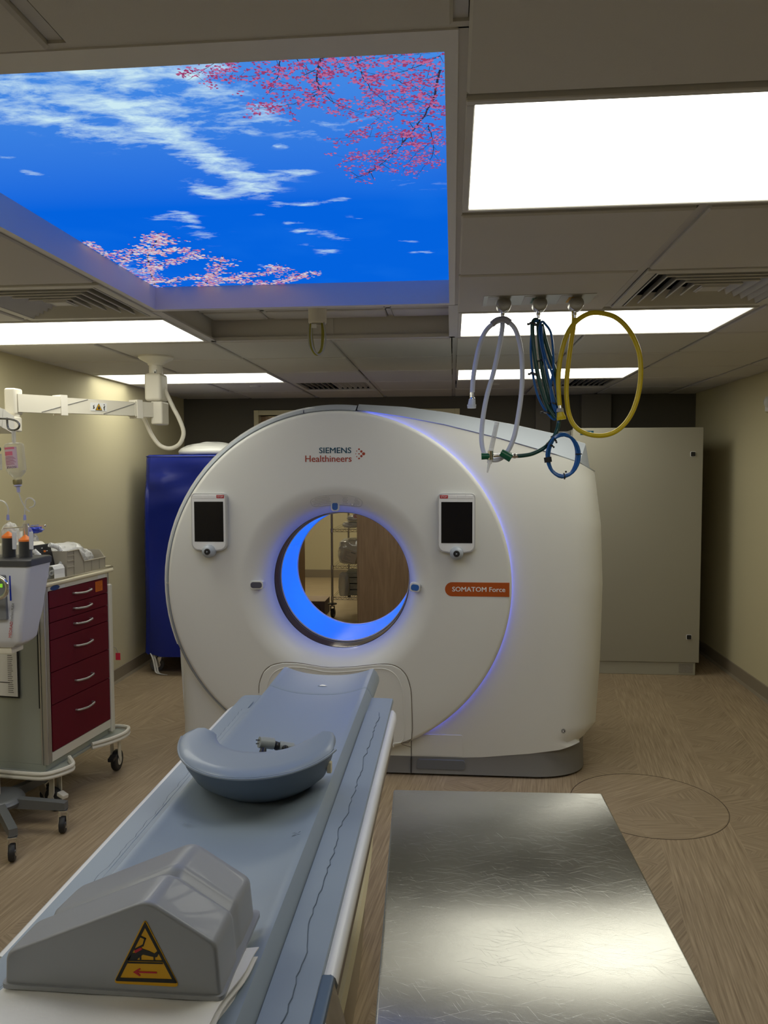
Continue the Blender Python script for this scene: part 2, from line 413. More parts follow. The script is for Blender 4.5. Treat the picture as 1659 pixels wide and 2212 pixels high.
# ================================================================ THE ROOM
H = 2.265
XL = [-2.5, -1.8725, -1.245, -0.6175, 0.01, 0.6375, 1.265, 1.8925, 2.15]
YL = [-1.74+0.63*i for i in range(15)]          # 1.41 is one of them ; 7.08 is the back wall
YL[-1] = 7.08
YW0, YW1 = YL[0], 7.08
XA, XB = -2.52, 2.15
def wall(name, bm, m, **k): return obj(name, bm, m, kind='structure', **k)
bm = new_bm(); box(bm, XA-0.15, XB+0.15, YW0-0.12, YW1, -0.1, 0.0); floor = wall('floor', bm, FLOOR)
# round inlaid floor piece
bm = new_bm(); lathe(bm, [(0.0, 0.0016), (0.352, 0.0016), (0.356, 0.0)], (0.93, 3.68, 0), seg=64)
obj('round_inlay', bm, FLOOR2, floor, label='round inlaid piece of the same floor with turned grain')
bm = new_bm(); lathe(bm, [(0.3565, 0.0), (0.3565, 0.0012), (0.3595, 0.0012), (0.3595, 0.0)], (0.93, 3.68, 0), seg=64)
obj('inlay_seam', bm, mat('seam_dark', (0.10, 0.07, 0.045), 0.7), floor)
bm = new_bm(); box(bm, XA-0.12, XA, YW0-0.12, YW1+0.12, 0, 2.75); wall('wall_left', bm, WALL)
bm = new_bm(); box(bm, XB, XB+0.12, YW0-0.12, YW1+0.12, 0, 2.75); wall('wall_right', bm, WALL)
bm = new_bm(); box(bm, XA, XB, YW0-0.12, YW0, 0, 2.75); wall('wall_front', bm, WALL)
# back wall with the double door opening
DX0, DX1, DZ = -1.80, 0.02, 2.10
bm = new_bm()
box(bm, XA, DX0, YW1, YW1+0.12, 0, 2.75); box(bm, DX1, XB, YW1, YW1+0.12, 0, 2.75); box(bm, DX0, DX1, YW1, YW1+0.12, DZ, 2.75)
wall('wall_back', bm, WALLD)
bm = new_bm()
box(bm, DX0-0.045, DX0, YW1-0.02, YW1+0.14, 0, DZ+0.045, 0.003); box(bm, DX1, DX1+0.045, YW1-0.02, YW1+0.14, 0, DZ+0.045, 0.003)
box(bm, DX0, DX1, YW1-0.02, YW1+0.14, DZ, DZ+0.045, 0.003)
d1 = wall('door_1', bm, mat('door_frame_cream', (0.62, 0.56, 0.36), 0.5))
bm = new_bm(); box(bm, -0.888, -0.004+0.02, YW1+0.02, YW1+0.065, 0.01, DZ-0.005, 0.002)
leaf = obj('door_leaf', bm, OAK, d1, label='closed oak door leaf')
bm = new_bm(); box(bm, DX0+0.002, DX0+0.047, YW1+0.07, YW1+0.97, 0.01, DZ-0.005, 0.002)
mt = Matrix.Translation((DX0, YW1+0.07, 0)) @ Matrix.Rotation(R(-12.5), 4, 'Z') @ Matrix.Translation((-DX0, -YW1-0.07, 0))
bmesh.ops.transform(bm, matrix=mt, verts=bm.verts)
leaf2 = obj('door_leaf', bm, OAK, d1, label='oak door leaf standing open into the far room')
for lf, x in ():
    bm = new_bm(); cyl(bm, (x, YW1+0.02, 1.02), (x, YW1-0.03, 1.02), 0.010); cyl(bm, (x, YW1-0.03, 1.02), (x+0.11, YW1-0.03, 1.02), 0.009)
    obj('door_handle', bm, CHROME, lf, smooth=True)
# shallow pilasters on the dark back wall
for i, (x0, x1, dd) in enumerate(((0.743,7.000,2.060), (0.874,7.000,2.059), 0.05, (1.141,7.000,2.056), (1.399,7.000,2.054), 0.09)[k:k+3] for k in (0, 3)):
    bm = new_bm(); box(bm, x0[0], x1[0], YW1-dd, YW1, 0.0, H-0.01, 0.003); wall('trim_%d' % (i+1), bm, WALLP)
# baseboards
def baseb(name, x, sx):
    bm = new_bm()
    prism(bm, [(0, 0), (sx*0.022, 0), (sx*0.014, 0.010), (sx*0.006, 0.016), (sx*0.006, 0.100), (0, 0.104)], YW0, YW1, 'XZ')
    bmesh.ops.translate(bm, vec=(x, 0, 0), verts=bm.verts); wall(name, bm, BASEB)
baseb('baseboard_left', XA, 1); baseb('baseboard_right', XB, -1)
bm = new_bm(); box(bm, XA+0.03, DX0-0.05, YW1-0.008, YW1, 0, 0.10); box(bm, DX1+0.05, XB-0.03, YW1-0.008, YW1, 0, 0.10); wall('baseboard_back', bm, BASEB)
# the room beyond the door
FY = 11.15
bm = new_bm(); box(bm, -3.4, 1.2, YW1, FY, -0.1, 0.0); wall('floor', bm, FARFLOOR)
bm = new_bm(); box(bm, -3.4, 1.2, FY, FY+0.1, 0, 2.7); wall('wall_far', bm, WALL)
bm = new_bm(); box(bm, -3.5, -3.4, YW1+0.12, FY, 0, 2.7); wall('wall_far_left', bm, WALL)
bm = new_bm(); box(bm, 1.2, 1.3, YW1+0.12, FY, 0, 2.7); wall('wall_far_right', bm, WALL)
bm = new_bm(); box(bm, -3.4, 1.2, YW1+0.12, FY, 2.6, 2.7); wall('ceiling_far', bm, TILE)
bm = new_bm(); box(bm, -3.4, 1.2, FY-0.012, FY, 0, 0.115); wall('baseboard_far', bm, BASEB)
t = thing('ceiling_light', 'warm lit ceiling panel in the room beyond the oak door', 'ceiling light', (-1.4, 9.2, 2.6))
bm = new_bm(); box(bm, -2.0, -0.8, 8.9, 9.5, 2.575, 2.6, 0.004); obj('frame', bm, RAILW, t)
bm = new_bm(); box(bm, -1.96, -0.84, 8.94, 9.46, 2.570, 2.576); obj('diffuser', bm, FARLAMP, t)

# ---------------------------------------------------------------- ceiling grid
def cell(i, j):
    """what fills the grid cell : column i, row j"""
    j3 = j-5                       # row 0 starts at y 1.41
    if i in (2, 3) and 0 <= j3 <= 3: return 'open'     # sky panel and raised coffer
    if i in (4, 5) and j3 in (0, 3, 6): return 'lightR%d' % j3
    if i in (0, 1) and j3 in (3, 6, 0, -3): return 'lightL%d' % j3
    if (i, j3) in ((1, 2), (5, 2), (2, 7), (5, 7)): return 'vent%d_%d' % (i, j3)
    return 'tile'
NX, NY = len(XL)-1, len(YL)-1
bm = new_bm()
ZT0, ZT1 = H+0.003, H+0.035
def bar(x0, x1, y0, y1): box(bm, x0, x1, y0, y1, ZT0, ZT1)
for i in range(NX+1):
    for j in range(NY):
        a = cell(i-1, j) if i > 0 else None; b = cell(i, j) if i < NX else None
        if a == b and a is not None and a != 'tile': continue
        if a == 'open' or b == 'open': continue
        bar(XL[i]-0.012, XL[i]+0.012, YL[j], 1.19 if (i == 3 and j == 4) else YL[j+1])
for j in range(NY+1):
    for i in range(NX):
        a = cell(i, j-1) if j > 0 else None; b = cell(i, j) if j < NY else None
        if a == b and a is not None and a != 'tile': continue
        if a == 'open' or b == 'open': continue
        bar(XL[i]+0.012, XL[i+1]-0.012, YL[j]-0.012, YL[j]+0.012)
# wall angles
box(bm, XA, XA+0.03, YW0, YW1, H-0.004, H+0.02); box(bm, XB-0.025, XB, YW0, YW1, H-0.004, H+0.02)
box(bm, XA+0.03, XB-0.025, YW1-0.022, YW1, H-0.004, H+0.02)
ceiling = wall('ceiling', bm, TBAR)
TG = 0.015
def tile_mesh(w, d):
    b = bmesh.new()
    box(b, -w/2, w/2, -d/2, d/2, H-0.009, H+0.010, 0.005, 1)
    me = bpy.data.meshes.new('ceiling_tile'); b.to_mesh(me); b.free(); me.materials.append(TILE); return me
TM = {}
def put_tile(x0, x1, y0, y1, z=0.0):
    w_, d_ = round(x1-x0-2*TG, 4), round(y1-y0-2*TG, 4)
    if (w_, d_) not in TM: TM[(w_, d_)] = tile_mesh(w_, d_)
    o = bpy.data.objects.new('ceiling_tile', TM[(w_, d_)]); COL.objects.link(o); o.parent = ceiling
    o.location = ((x0+x1)/2, (y0+y1)/2, z+random.uniform(-0.0012, 0.0012)); o.rotation_euler = (R(random.uniform(-.12, .12)), R(random.uniform(-.12, .12)), 0)
for i in range(NX):
    for j in range(NY):
        c = cell(i, j)
        if c != 'tile': continue
        y1 = YL[j+1]
        if i in (2, 3) and j == 4: y1 = 1.205
        put_tile(XL[i], XL[i+1], YL[j], y1)
# slab above everything
bm = new_bm(); box(bm, XA-0.12, XB+0.12, YW0-0.12, YW1+0.12, 2.68, 2.75); wall('ceiling_slab', bm, DARKG)
# raised coffer behind the sky panel
CZ = 2.373
bm = new_bm()
X0c, X1c, Y0c, Y1c = -1.245, 0.010, 1.20, 3.93
box(bm, X0c-0.014, X0c+0.004, Y0c, Y1c, H-0.002, CZ+0.04); box(bm, X1c-0.004, X1c+0.014, Y0c, Y1c, H-0.002, CZ+0.04)
box(bm, X0c-0.014, X1c+0.014, Y1c-0.004, Y1c+0.014, H-0.002, CZ+0.04); box(bm, X0c-0.014, X1c+0.014, Y0c-0.014, Y0c+0.004, H-0.002, CZ+0.04)
obj('coffer_side', bm, TILE, ceiling)
bm = new_bm()
box(bm, X0c-0.02, X0c+0.028, 3.17, Y1c+0.012, H-0.005, H+0.004); box(bm, X1c-0.028, X1c+0.02, 3.17, Y1c+0.012, H-0.005, H+0.004); box(bm, X0c, X1c, Y1c-0.020, Y1c+0.013, H-0.005, H+0.012)
box(bm, -0.630, -0.605, Y1c-0.010, Y1c, H+0.01, CZ)      # cover strip on the far side
box(bm, X0c, X1c, 3.718, 3.740, CZ-0.002, CZ+0.02)
for x in (-0.925, -0.311): box(bm, x-0.012, x+0.012, 3.17, Y1c, CZ-0.002, CZ+0.02)
obj('coffer_bar', bm, TBAR, ceiling)
for (x0, x1) in ((X0c, -0.925), (-0.925, -0.311), (-0.311, X1c)):
    for (y0, y1) in ((3.10, 3.729), (3.729, Y1c)):
        put_tile(x0, x1, y0, y1, CZ-H)

# ---------------------------------------------------------------- ceiling lights
def ceiling_light(x0, x1, y0, y1, label):
    t = thing('ceiling_light', label, 'ceiling light', ((x0+x1)/2, (y0+y1)/2, H), group='lit fluorescent ceiling panels')
    bm = new_bm(); g = 0.013; f = 0.030
    for a in ((x0+g, x1-g, y0+g, y0+f), (x0+g, x1-g, y1-f, y1-g), (x0+g, x0+f, y0+f, y1-f), (x1-f, x1-g, y0+f, y1-f)):
        box(bm, a[0], a[1], a[2], a[3], H-0.009, H+0.02, 0.002, 1)
    obj('frame', bm, TBAR, t)
    bm = new_bm(); box(bm, x0+f, x1-f, y0+f, y1-f, H-0.004, H+0.004); obj('diffuser', bm, DIFFUSER, t)
    bm = new_bm(); box(bm, x0+0.02, x1-0.02, y0+0.02, y1-0.02, H+0.02, H+0.09); obj('housing', bm, TBAR, t)
ceiling_light(XL[4], XL[6], YL[5], YL[6], 'largest lit ceiling panel, top right beside the sky picture')
ceiling_light(XL[4], XL[6], YL[8], YL[9], 'lit ceiling panel just behind the hanging gas hoses')
ceiling_light(XL[4], XL[6], YL[11], YL[12], 'farthest lit ceiling panel on the right, above the scanner')
ceiling_light(XA+0.005, XL[2], YL[8], YL[9], 'lit ceiling panel on the left beside the square vent')
ceiling_light(XA+0.005, XL[2], YL[11], YL[12], 'farthest lit ceiling panel on the left, behind the arm mount')
ceiling_light(XA+0.005, XL[2], YL[5], YL[6], 'lit ceiling panel left of the sky picture, out of view')
ceiling_light(XA+0.005, XL[2], YL[2], YL[3], 'unseen lit ceiling panel added behind the camera on the left')  # extra panel added to light the room, never in view


# ---------------------------------------------------------------- vents
VENTM = mat('vent_metal', (0.55, 0.53, 0.49), 0.45)
def square_vent(x0, x1, y0, y1, label, n=6):
    t = thing('ceiling_vent', label, 'ceiling vent', ((x0+x1)/2, (y0+y1)/2, H), group='ceiling vents')
    cx, cy, hw, hd = (x0+x1)/2, (y0+y1)/2, (x1-x0)/2-0.014, (y1-y0)/2-0.014
    bm = new_bm(); f = 0.035
    for a in ((-hw, hw, -hd, -hd+f), (-hw, hw, hd-f, hd), (-hw, -hw+f, -hd+f, hd-f), (hw-f, hw, -hd+f, hd-f)):
        box(bm, cx+a[0], cx+a[1], cy+a[2], cy+a[3], H-0.008, H+0.004, 0.002, 1)
    obj('frame', bm, VENTM, t)
    bm = new_bm(); box(bm, cx-hw+0.005, cx+hw-0.005, cy-hd+0.005, cy+hd-0.005, H+0.075, H+0.08)
    for a in ((-hw, -hw+0.003, -hd, hd), (hw-0.003, hw, -hd, hd), (-hw, hw, -hd, -hd+0.003), (-hw, hw, hd-0.003, hd)):
        box(bm, cx+a[0], cx+a[1], cy+a[2], cy+a[3], H+0.004, H+0.08)
    obj('duct_box', bm, BLACK, t)
    for k in range(n):
        s0 = 1-f/hw-0.02-k*(0.86/n)
        if s0 <= 0.06: break
        a, b = hw*s0, hd*s0; u, v = a-0.026, b-0.026
        if u < 0.01: u, v = 0.005, 0.005
        rings = [[(cx+sx*p, cy+sy*q, z) for sx, sy in ((-1, -1), (1, -1), (1, 1), (-1, 1))] for p, q, z in
                 ((a, b, H-0.006), (a-0.004, b-0.004, H-0.008), (u, v, H+0.030), (u+0.003, v+0.003, H+0.032), (a-0.002, b-0.002, H-0.001))]
        bm = new_bm(); loft(bm, rings+[rings[0]])
        obj('louver', bm, VENTM, t)
    bm = new_bm(); box(bm, cx-0.05, cx+0.05, cy-0.05, cy+0.05, H-0.004, H, 0.002, 1); obj('centre_plate', bm, VENTM, t)
square_vent(XL[1], XL[2], YL[7], YL[8], 'square louvred vent left of the sky picture')
square_vent(XL[5], XL[6], YL[7], YL[8], 'square louvred vent on the right beside the gas outlets')
def slat_vent(x0, x1, y0, y1, label, s=1):
    t = thing('ceiling_vent', label, 'ceiling vent', ((x0+x1)/2, (y0+y1)/2, H), group='ceiling vents')
    g = 0.014; f = 0.03; x0 += g; x1 -= g; y0 += g; y1 -= g
    bm = new_bm()
    for a in ((x0, x1, y0, y0+f), (x0, x1, y1-f, y1), (x0, x0+f, y0+f, y1-f), (x1-f, x1, y0+f, y1-f)): box(bm, *a, H-0.008, H+0.004, 0.002, 1)
    obj('frame', bm, VENTM, t)
    bm = new_bm(); box(bm, x0+0.003, x1-0.003, y0+0.003, y1-0.003, H+0.07, H+0.075)
    for a in ((x0, x0+.003, y0, y1), (x1-.003, x1, y0, y1), (x0, x1, y0, y0+.003), (x0, x1, y1-.003, y1)): box(bm, *a, H+0.004, H+0.075)
    obj('duct_box', bm, BLACK, t)
    n = 13
    for k in range(n):
        x = x0+f+0.015+(x1-x0-2*f-0.03)*k/(n-1); side = -1 if k < n//2 else 1
        bm = new_bm()
        rings = [[(x+side*dz*0.022+o, y, H-0.004+dz*0.034) for dz, o in ((0, -0.001), (1, -0.001), (1, 0.002), (0, 0.002))] for y in (y0+f, y1-f)]
        loft(bm, rings, True, True, True); obj('slat', bm, VENTM, t)
slat_vent(XL[2], XL[3], YL[12], YL[13], 'slatted vent above the top of the scanner')
slat_vent(XL[5], XL[6], YL[12], YL[13], 'slatted vent far right, seen between the hoses')
for lab, p in (('small round cover plate in the far left ceiling', (-1.554,6.002,2.258)), ('small round cover plate above the white hose', (0.324,6.090,2.258))):
    bm = new_bm(); lathe(bm, [(0.0, -0.012), (0.035, -0.012), (0.042, -0.008), (0.046, 0.0)], (p[0], p[1], H-0.007), seg=24)
    obj('ceiling_cover_plate', bm, VENTM, None, True, lab, 'cover plate')

# ---------------------------------------------------------------- backlit sky panel
SKX0, SKX1, SKY0, SKY1, SKZ = -1.225, -0.014, 1.262, 3.128, 2.352
sky = thing('sky_light_panel', 'recessed backlit ceiling picture of blue sky with cherry blossoms', 'light panel', (-0.62, 2.2, H))
bm = new_bm(); fw = 0.022
for a in ((SKX0-fw, SKX1+fw, SKY0-0.06, SKY0), (SKX0-fw, SKX1+fw, SKY1, SKY1+0.035), (SKX0-fw, SKX0, SKY0, SKY1), (SKX1, SKX1+fw, SKY0, SKY1)):
    box(bm, a[0], a[1], a[2], a[3], H-0.005, SKZ+0.06)
obj('frame', bm, mat('sky_frame_white', (0.70, 0.68, 0.66), 0.45), sky)
bm = new_bm(); box(bm, SKX0-fw, SKX1+fw, SKY0-0.06, SKY1+0.035, SKZ+0.06, SKZ+0.065); obj('back_cover', bm, TBAR, sky)
SEGS = [ # cloud streaks : (points on the panel, width, strength)
 ([(-0.986,1.546),(-0.887,1.582),(-0.833,1.653),(-0.780,1.685),(-0.745,1.737)], 0.040, 1.0), ([(-0.759,1.548),(-0.692,1.594),(-0.657,1.709),(-0.611,1.788),(-0.586,1.885),(-0.551,1.963),(-0.535,2.062)], 0.045, 1.1),
 ([(-0.535,2.062),(-0.636,2.122),(-0.664,2.049)], 0.030, 1.0), ([(-0.562,1.962),(-0.500,1.999),(-0.424,1.985),(-0.378,1.964)], 0.022, 0.9), ([(-0.711,1.434),(-0.642,1.440),(-0.557,1.432),(-0.509,1.470),(-0.491,1.525)], 0.035, 0.9),
 ([(-0.554,1.424),(-0.489,1.414),(-0.443,1.434)], 0.03, 1.0), ([(-0.682,1.507),(-0.621,1.591),(-0.513,1.622),(-0.442,1.618)], 0.075, 0.55), ([(-0.826,1.475),(-0.718,1.522),(-0.618,1.633)], 0.10, 0.5), ([(-0.969,1.461),(-0.865,1.508)], 0.10, 0.6),
 ([(-0.874,2.276),(-0.800,2.250),(-0.785,2.329)], 0.020, 0.8), ([(-0.813,2.326),(-0.772,2.422),(-0.833,2.515)], 0.03, 0.4), ([(-0.496,2.192),(-0.419,2.208),(-0.301,2.174)], 0.010, 0.9), ([(-0.570,2.273),(-0.487,2.212)], 0.012, 0.5),
 ([(-0.506,2.365),(-0.457,2.370)], 0.009, 0.8), ([(-0.480,2.451),(-0.411,2.482),(-0.367,2.536)], 0.020, 0.7), ([(-0.495,2.602),(-0.426,2.664),(-0.453,2.731)], 0.020, 0.55), ([(-0.134,2.722),(-0.086,2.727)], 0.010, 0.8), ([(-0.180,2.580),(-0.120,2.597)], 0.007, 0.5),
 ([(-1.074,1.906),(-1.035,1.925)], 0.012, 0.8), ([(-1.079,1.804),(-1.060,1.811)], 0.010, 0.6), ([(-0.407,1.807),(-0.386,1.812)], 0.008, 0.7), ([(-0.191,2.046),(-0.059,2.085)], 0.03, 0.25), ([(-0.342,1.704),(-0.224,1.739)], 0.06, 0.3),
 ([(-0.412,1.653),(-0.444,1.718),(-0.418,1.679)], 0.02, 0.5), ([(-1.280,2.758),(-1.200,2.901)], 0.05, 0.6), ([(-0.713,2.835),(-0.621,2.891)], 0.012, 0.6), ([(-0.302,2.333),(-0.262,2.345)], 0.007, 0.5)]
def seg_d(p, a, b):
    ax, ay = a; bx, by = b; dx, dy = bx-ax, by-ay; L = dx*dx+dy*dy
    t = 0 if L == 0 else max(0, min(1, ((p[0]-ax)*dx+(p[1]-ay)*dy)/L))
    return math.hypot(p[0]-ax-t*dx, p[1]-ay-t*dy)
bm = new_bm(); NXs, NYs = 110, 150
lay = bm.verts.layers.float.new('cloud'); G = []
for j in range(NYs+1):
    row = []
    for i in range(NXs+1):
        x = SKX0+(SKX1-SKX0)*i/NXs; y = SKY0+(SKY1-SKY0)*j/NYs
        v = bm.verts.new((x, y, SKZ)); c = 0
        for pts, wd, st in SEGS:
            dm = min(seg_d((x, y), pts[k], pts[k+1]) for k in range(len(pts)-1))
            if dm < wd*4: g_ = st*math.exp(-(dm/(wd*1.4))**2); c = max(c, g_)+0.25*min(c, g_)
        v[lay] = c; row.append(v)
    G.append(row)
for j in range(NYs):
    for i in range(NXs): bm.faces.new((G[j][i], G[j][i+1], G[j+1][i+1], G[j+1][i]))
def sky_mat():
    m = bpy.data.materials.new('backlit_sky_print'); m.use_nodes = True; nt = m.node_tree; nt.nodes.clear()
    out = N(nt, 'ShaderNodeOutputMaterial'); e = N(nt, 'ShaderNodeEmission')
    tc = N(nt, 'ShaderNodeTexCoord'); at = N(nt, 'ShaderNodeAttribute'); at.attribute_name = 'cloud'
    mp = N(nt, 'ShaderNodeMapping'); mp.inputs['Scale'].default_value = (4.2, 8.5, 5); mp.inputs['Rotation'].default_value = (0, 0, R(-25)); nt.links.new(tc.outputs['Object'], mp.inputs[0])
    n = N(nt, 'ShaderNodeTexNoise'); n.inputs['Scale'].default_value = 2.2; n.inputs['Detail'].default_value = 10; n.inputs['Roughness'].default_value = 0.66; n.inputs['Distortion'].default_value = 0.25
    nt.links.new(mp.outputs[0], n.inputs['Vector'])
    nn = MATH(nt, 'MULTIPLY_ADD', n.outputs['Fac'], 4.2, -2.45)
    f = MATH(nt, 'MULTIPLY', MATH(nt, 'ADD', at.outputs['Fac'], nn), 0.80)
    f = MATH(nt, 'MULTIPLY', MATH(nt, 'MAXIMUM', f, 0.0), MATH(nt, 'MINIMUM', MATH(nt, 'MULTIPLY', at.outputs['Fac'], 3.0), 1.0))
    f = MATH(nt, 'MAXIMUM', MATH(nt, 'MINIMUM', f, 1.0), 0.0)
    sep = N(nt, 'ShaderNodeSeparateXYZ'); nt.links.new(tc.outputs['Object'], sep.inputs[0])
    g = MATH(nt, 'MULTIPLY_ADD', sep.outputs[1], 0.95, 1.0)   # paler towards the near edge of the picture
    g = MATH(nt, 'MAXIMUM', MATH(nt, 'MINIMUM', g, 1.0), 0.0)
    base = MIXC(nt, g, (0.085, 0.31, 0.80), (0.001, 0.125, 0.74))
    big = N(nt, 'ShaderNodeTexNoise'); big.inputs['Scale'].default_value = 3; nt.links.new(tc.outputs['Object'], big.inputs['Vector'])
    base = MIXC(nt, MATH(nt, 'MULTIPLY', MATH(nt, 'MAXIMUM', MATH(nt, 'SUBTRACT', big.outputs['Fac'], 0.5), 0.0), 0.7), base, (0.02, 0.22, 0.85))
    c = MIXC(nt, f, base, (0.62, 0.84, 0.92))
    nt.links.new(c, e.inputs[0]); e.inputs[1].default_value = SKYLUM; nt.links.new(e.outputs[0], out.inputs[0]); return m
obj('sky_picture', bm, sky_mat(), sky, label='backlit picture of blue sky with white clouds')
# printed blossoms : flat print on the picture
rb = random.Random(3)
def inpanel(x, y): return SKX0+0.003 < x < SKX1-0.003 and SKY0+0.003 < y < SKY1-0.003
bmb = new_bm(); petals = [new_bm() for _ in range(4)]
def stick(p, q, wd, z=SKZ-0.0006):
    d = Vector((q[0]-p[0], q[1]-p[1], 0))
    if d.length < 1e-5 or not (inpanel(*p) and inpanel(*q)): return
    n = Vector((-d.y, d.x, 0)).normalized()*wd
    a, b = Vector((*p, z)), Vector((*q, z)); bmb.faces.new([bmb.verts.new(c) for c in (a-n, b-n*0.7, b+n*0.7, a+n)])
def petal(x, y, r, k):
    if not inpanel(x, y): return
    a0 = rb.uniform(0, 6.28); b = petals[k]; n = 5; c = Vector((x, y, SKZ-0.001-k*0.0002)); vs = []
    for i in range(n):
        a = a0+2*PI*i/n; rr = r*rb.uniform(0.5, 1.3); p = c+Vector((math.cos(a)*rr, math.sin(a)*rr, 0))
        p.x = min(max(p.x, SKX0+0.001), SKX1-0.001); p.y = min(max(p.y, SKY0+0.001), SKY1-0.001); vs.append(b.verts.new(p))
    b.faces.new(vs)
def branch(pts, wd, dens, spread, r, kinds, twig=True):
    P_ = [(p.x, p.y) for p in smooth_path([(a, b, 0) for a, b in pts], 8)]
    for i in range(len(P_)-1):
        f = 1-0.7*i/len(P_); j = (rb.uniform(-.002, .002), rb.uniform(-.002, .002)); P_[i+1] = (P_[i+1][0]+j[0], P_[i+1][1]+j[1])
        stick(P_[i], P_[i+1], wd*f)
        L = math.hypot(P_[i+1][0]-P_[i][0], P_[i+1][1]-P_[i][1]); nb = int(L*dens)+1
        for _ in range(nb):
            cx_ = P_[i][0]+rb.gauss(0, spread); cy_ = P_[i][1]+rb.gauss(0, spread)
            if twig and rb.random() < 0.35: stick(P_[i], (cx_, cy_), wd*0.35)
            for _ in range(rb.randint(4, 9)): petal(cx_+rb.gauss(0, r*1.8), cy_+rb.gauss(0, r*1.5), r*rb.uniform(0.4, 1.1), rb.choice(kinds))
TRB = [([(-0.024,1.499),(-0.034,1.569),(-0.052,1.656),(-0.092,1.763),(-0.142,1.873),(-0.209,1.987),(-0.255,2.023)], 0.0030), ([(-0.092,1.763),(-0.145,1.775),(-0.187,1.778),(-0.278,1.782)], 0.0012), ([(-0.142,1.873),(-0.209,1.880),(-0.265,1.922)], 0.0012), ([(-0.054,1.732),(-0.048,1.882),(-0.093,2.023)], 0.0014),
 ([(-0.231,1.407),(-0.259,1.494),(-0.265,1.566)], 0.0035), ([(-0.265,1.566),(-0.321,1.603),(-0.393,1.617),(-0.443,1.604)], 0.0014), ([(-0.265,1.566),(-0.229,1.629),(-0.147,1.689)], 0.0014), ([(-0.311,1.410),(-0.333,1.487),(-0.375,1.565)], 0.0016), ([(-0.350,1.411),(-0.423,1.425),(-0.468,1.457),(-0.512,1.491)], 0.0012),
 ([(-0.329,1.470),(-0.388,1.490),(-0.435,1.494)], 0.0010), ([(-0.182,1.419),(-0.163,1.557),(-0.107,1.682)], 0.0015), ([(-0.024,1.450),(-0.086,1.493),(-0.140,1.505),(-0.191,1.483)], 0.0015), ([(-0.028,1.648),(-0.093,1.611),(-0.151,1.626),(-0.181,1.555)], 0.0012), ([(-0.036,1.805),(-0.087,1.878),(-0.127,1.989)], 0.0010),
 ([(-0.225,1.480),(-0.169,1.452),(-0.109,1.442),(-0.041,1.440)], 0.0012), ([(-0.115,1.525),(-0.072,1.565),(-0.036,1.588)], 0.0012), ([(-0.285,1.425),(-0.277,1.475),(-0.228,1.497)], 0.0012)]
for pts, wd in TRB: branch(pts, wd, 150, 0.024, 0.0040, (0, 0, 0, 1, 1))
BLB = [([(-1.213,3.094),(-1.088,2.715),(-0.973,2.501),(-0.930,2.421)], 0.0045), ([(-1.213,3.094),(-1.241,2.911),(-1.217,2.642),(-1.214,2.467)], 0.0035), ([(-1.135,2.839),(-0.994,2.737),(-0.867,2.666)], 0.003), ([(-1.016,3.114),(-0.884,2.878),(-0.810,2.695)], 0.0035),
 ([(-1.016,3.114),(-0.780,2.957),(-0.680,2.919),(-0.632,2.824)], 0.003), ([(-0.794,3.153),(-0.659,3.065),(-0.585,2.977),(-0.526,2.969)], 0.0035), ([(-1.200,2.735),(-1.074,2.599),(-0.989,2.636)], 0.003), ([(-1.154,3.068),(-1.008,2.978),(-0.844,3.054),(-0.737,3.080)], 0.003), ([(-1.037,2.631),(-0.916,2.615),(-0.878,2.647)], 0.002), ([(-0.985,2.500),(-0.945,2.479),(-0.924,2.506)], 0.002)]
for pts, wd in BLB: branch(pts, wd, 75, 0.016, 0.0085, (1, 2, 2, 3))
TRUNKP = emis('branch_print', (0.05, 0.05, 0.11), SKYLUM*0.6)
obj('branch_print', bmb, TRUNKP, sky, label='dark printed blossom branches')
for b, c in zip(petals, ((0.36, 0.05, 0.17), (0.55, 0.15, 0.34), (0.66, 0.36, 0.48), (0.72, 0.68, 0.76))):
    obj('blossom_print', b, emis('blossom_print', c, SKYLUM*0.9), sky, kind='stuff')
# service pole with looped cables in the coffer
t = thing('ceiling_service_pole', 'short white ceiling pole with looped earth cables behind the sky picture', 'cable outlet', (-0.622, 3.55, CZ))
bm = new_bm(); lathe(bm, [(0.0, CZ), (0.042, CZ-0.004), (0.042, 2.275), (0.039, 2.268), (0.034, 2.268), (0.034, 2.30), (0, 2.30)], (-0.622, 3.55, 0), seg=32); obj('sleeve', bm, ARMW, t, True)
YG = mat('yellow_green_cable', (0.30, 0.27, 0.02), 0.4); GC = mat('grey_cable', (0.42, 0.42, 0.40), 0.4)
for pts, m_, r in (([(-0.650,3.540,2.287),(-0.655,3.540,2.224),(-0.651,3.540,2.161),(-0.630,3.540,2.127),(-0.608,3.540,2.135),(-0.595,3.540,2.191),(-0.594,3.540,2.286)], YG, 0.0042), ([(-0.647,3.560,2.291),(-0.650,3.560,2.217),(-0.640,3.560,2.153),(-0.625,3.560,2.134),(-0.607,3.560,2.159),(-0.602,3.560,2.227),(-0.604,3.560,2.290)], YG, 0.0042),
                   ([(-0.640,3.530,2.285),(-0.647,3.530,2.212),(-0.636,3.530,2.148),(-0.611,3.530,2.125),(-0.587,3.530,2.154),(-0.582,3.530,2.211),(-0.592,3.530,2.284)], GC, 0.0042), ([(-0.664,3.570,2.293),(-0.667,3.570,2.187),(-0.648,3.570,2.144),(-0.622,3.570,2.135)], GC, 0.004)):
    bm = new_bm(); tube(bm, [(p[0], p[1], max(p[2], 2.0) if i not in (0,) else 2.30) for i, p in enumerate(pts)], r, 8); obj('cable_loop', bm, m_, t, True)
bm = new_bm(); c = (-0.635,3.530,2.258); box(bm, c[0]-0.012, c[0]+0.012, c[1]-0.004, c[1], c[2]-0.012, c[2]+0.006); obj('cable_tag', bm, PAPER, t)

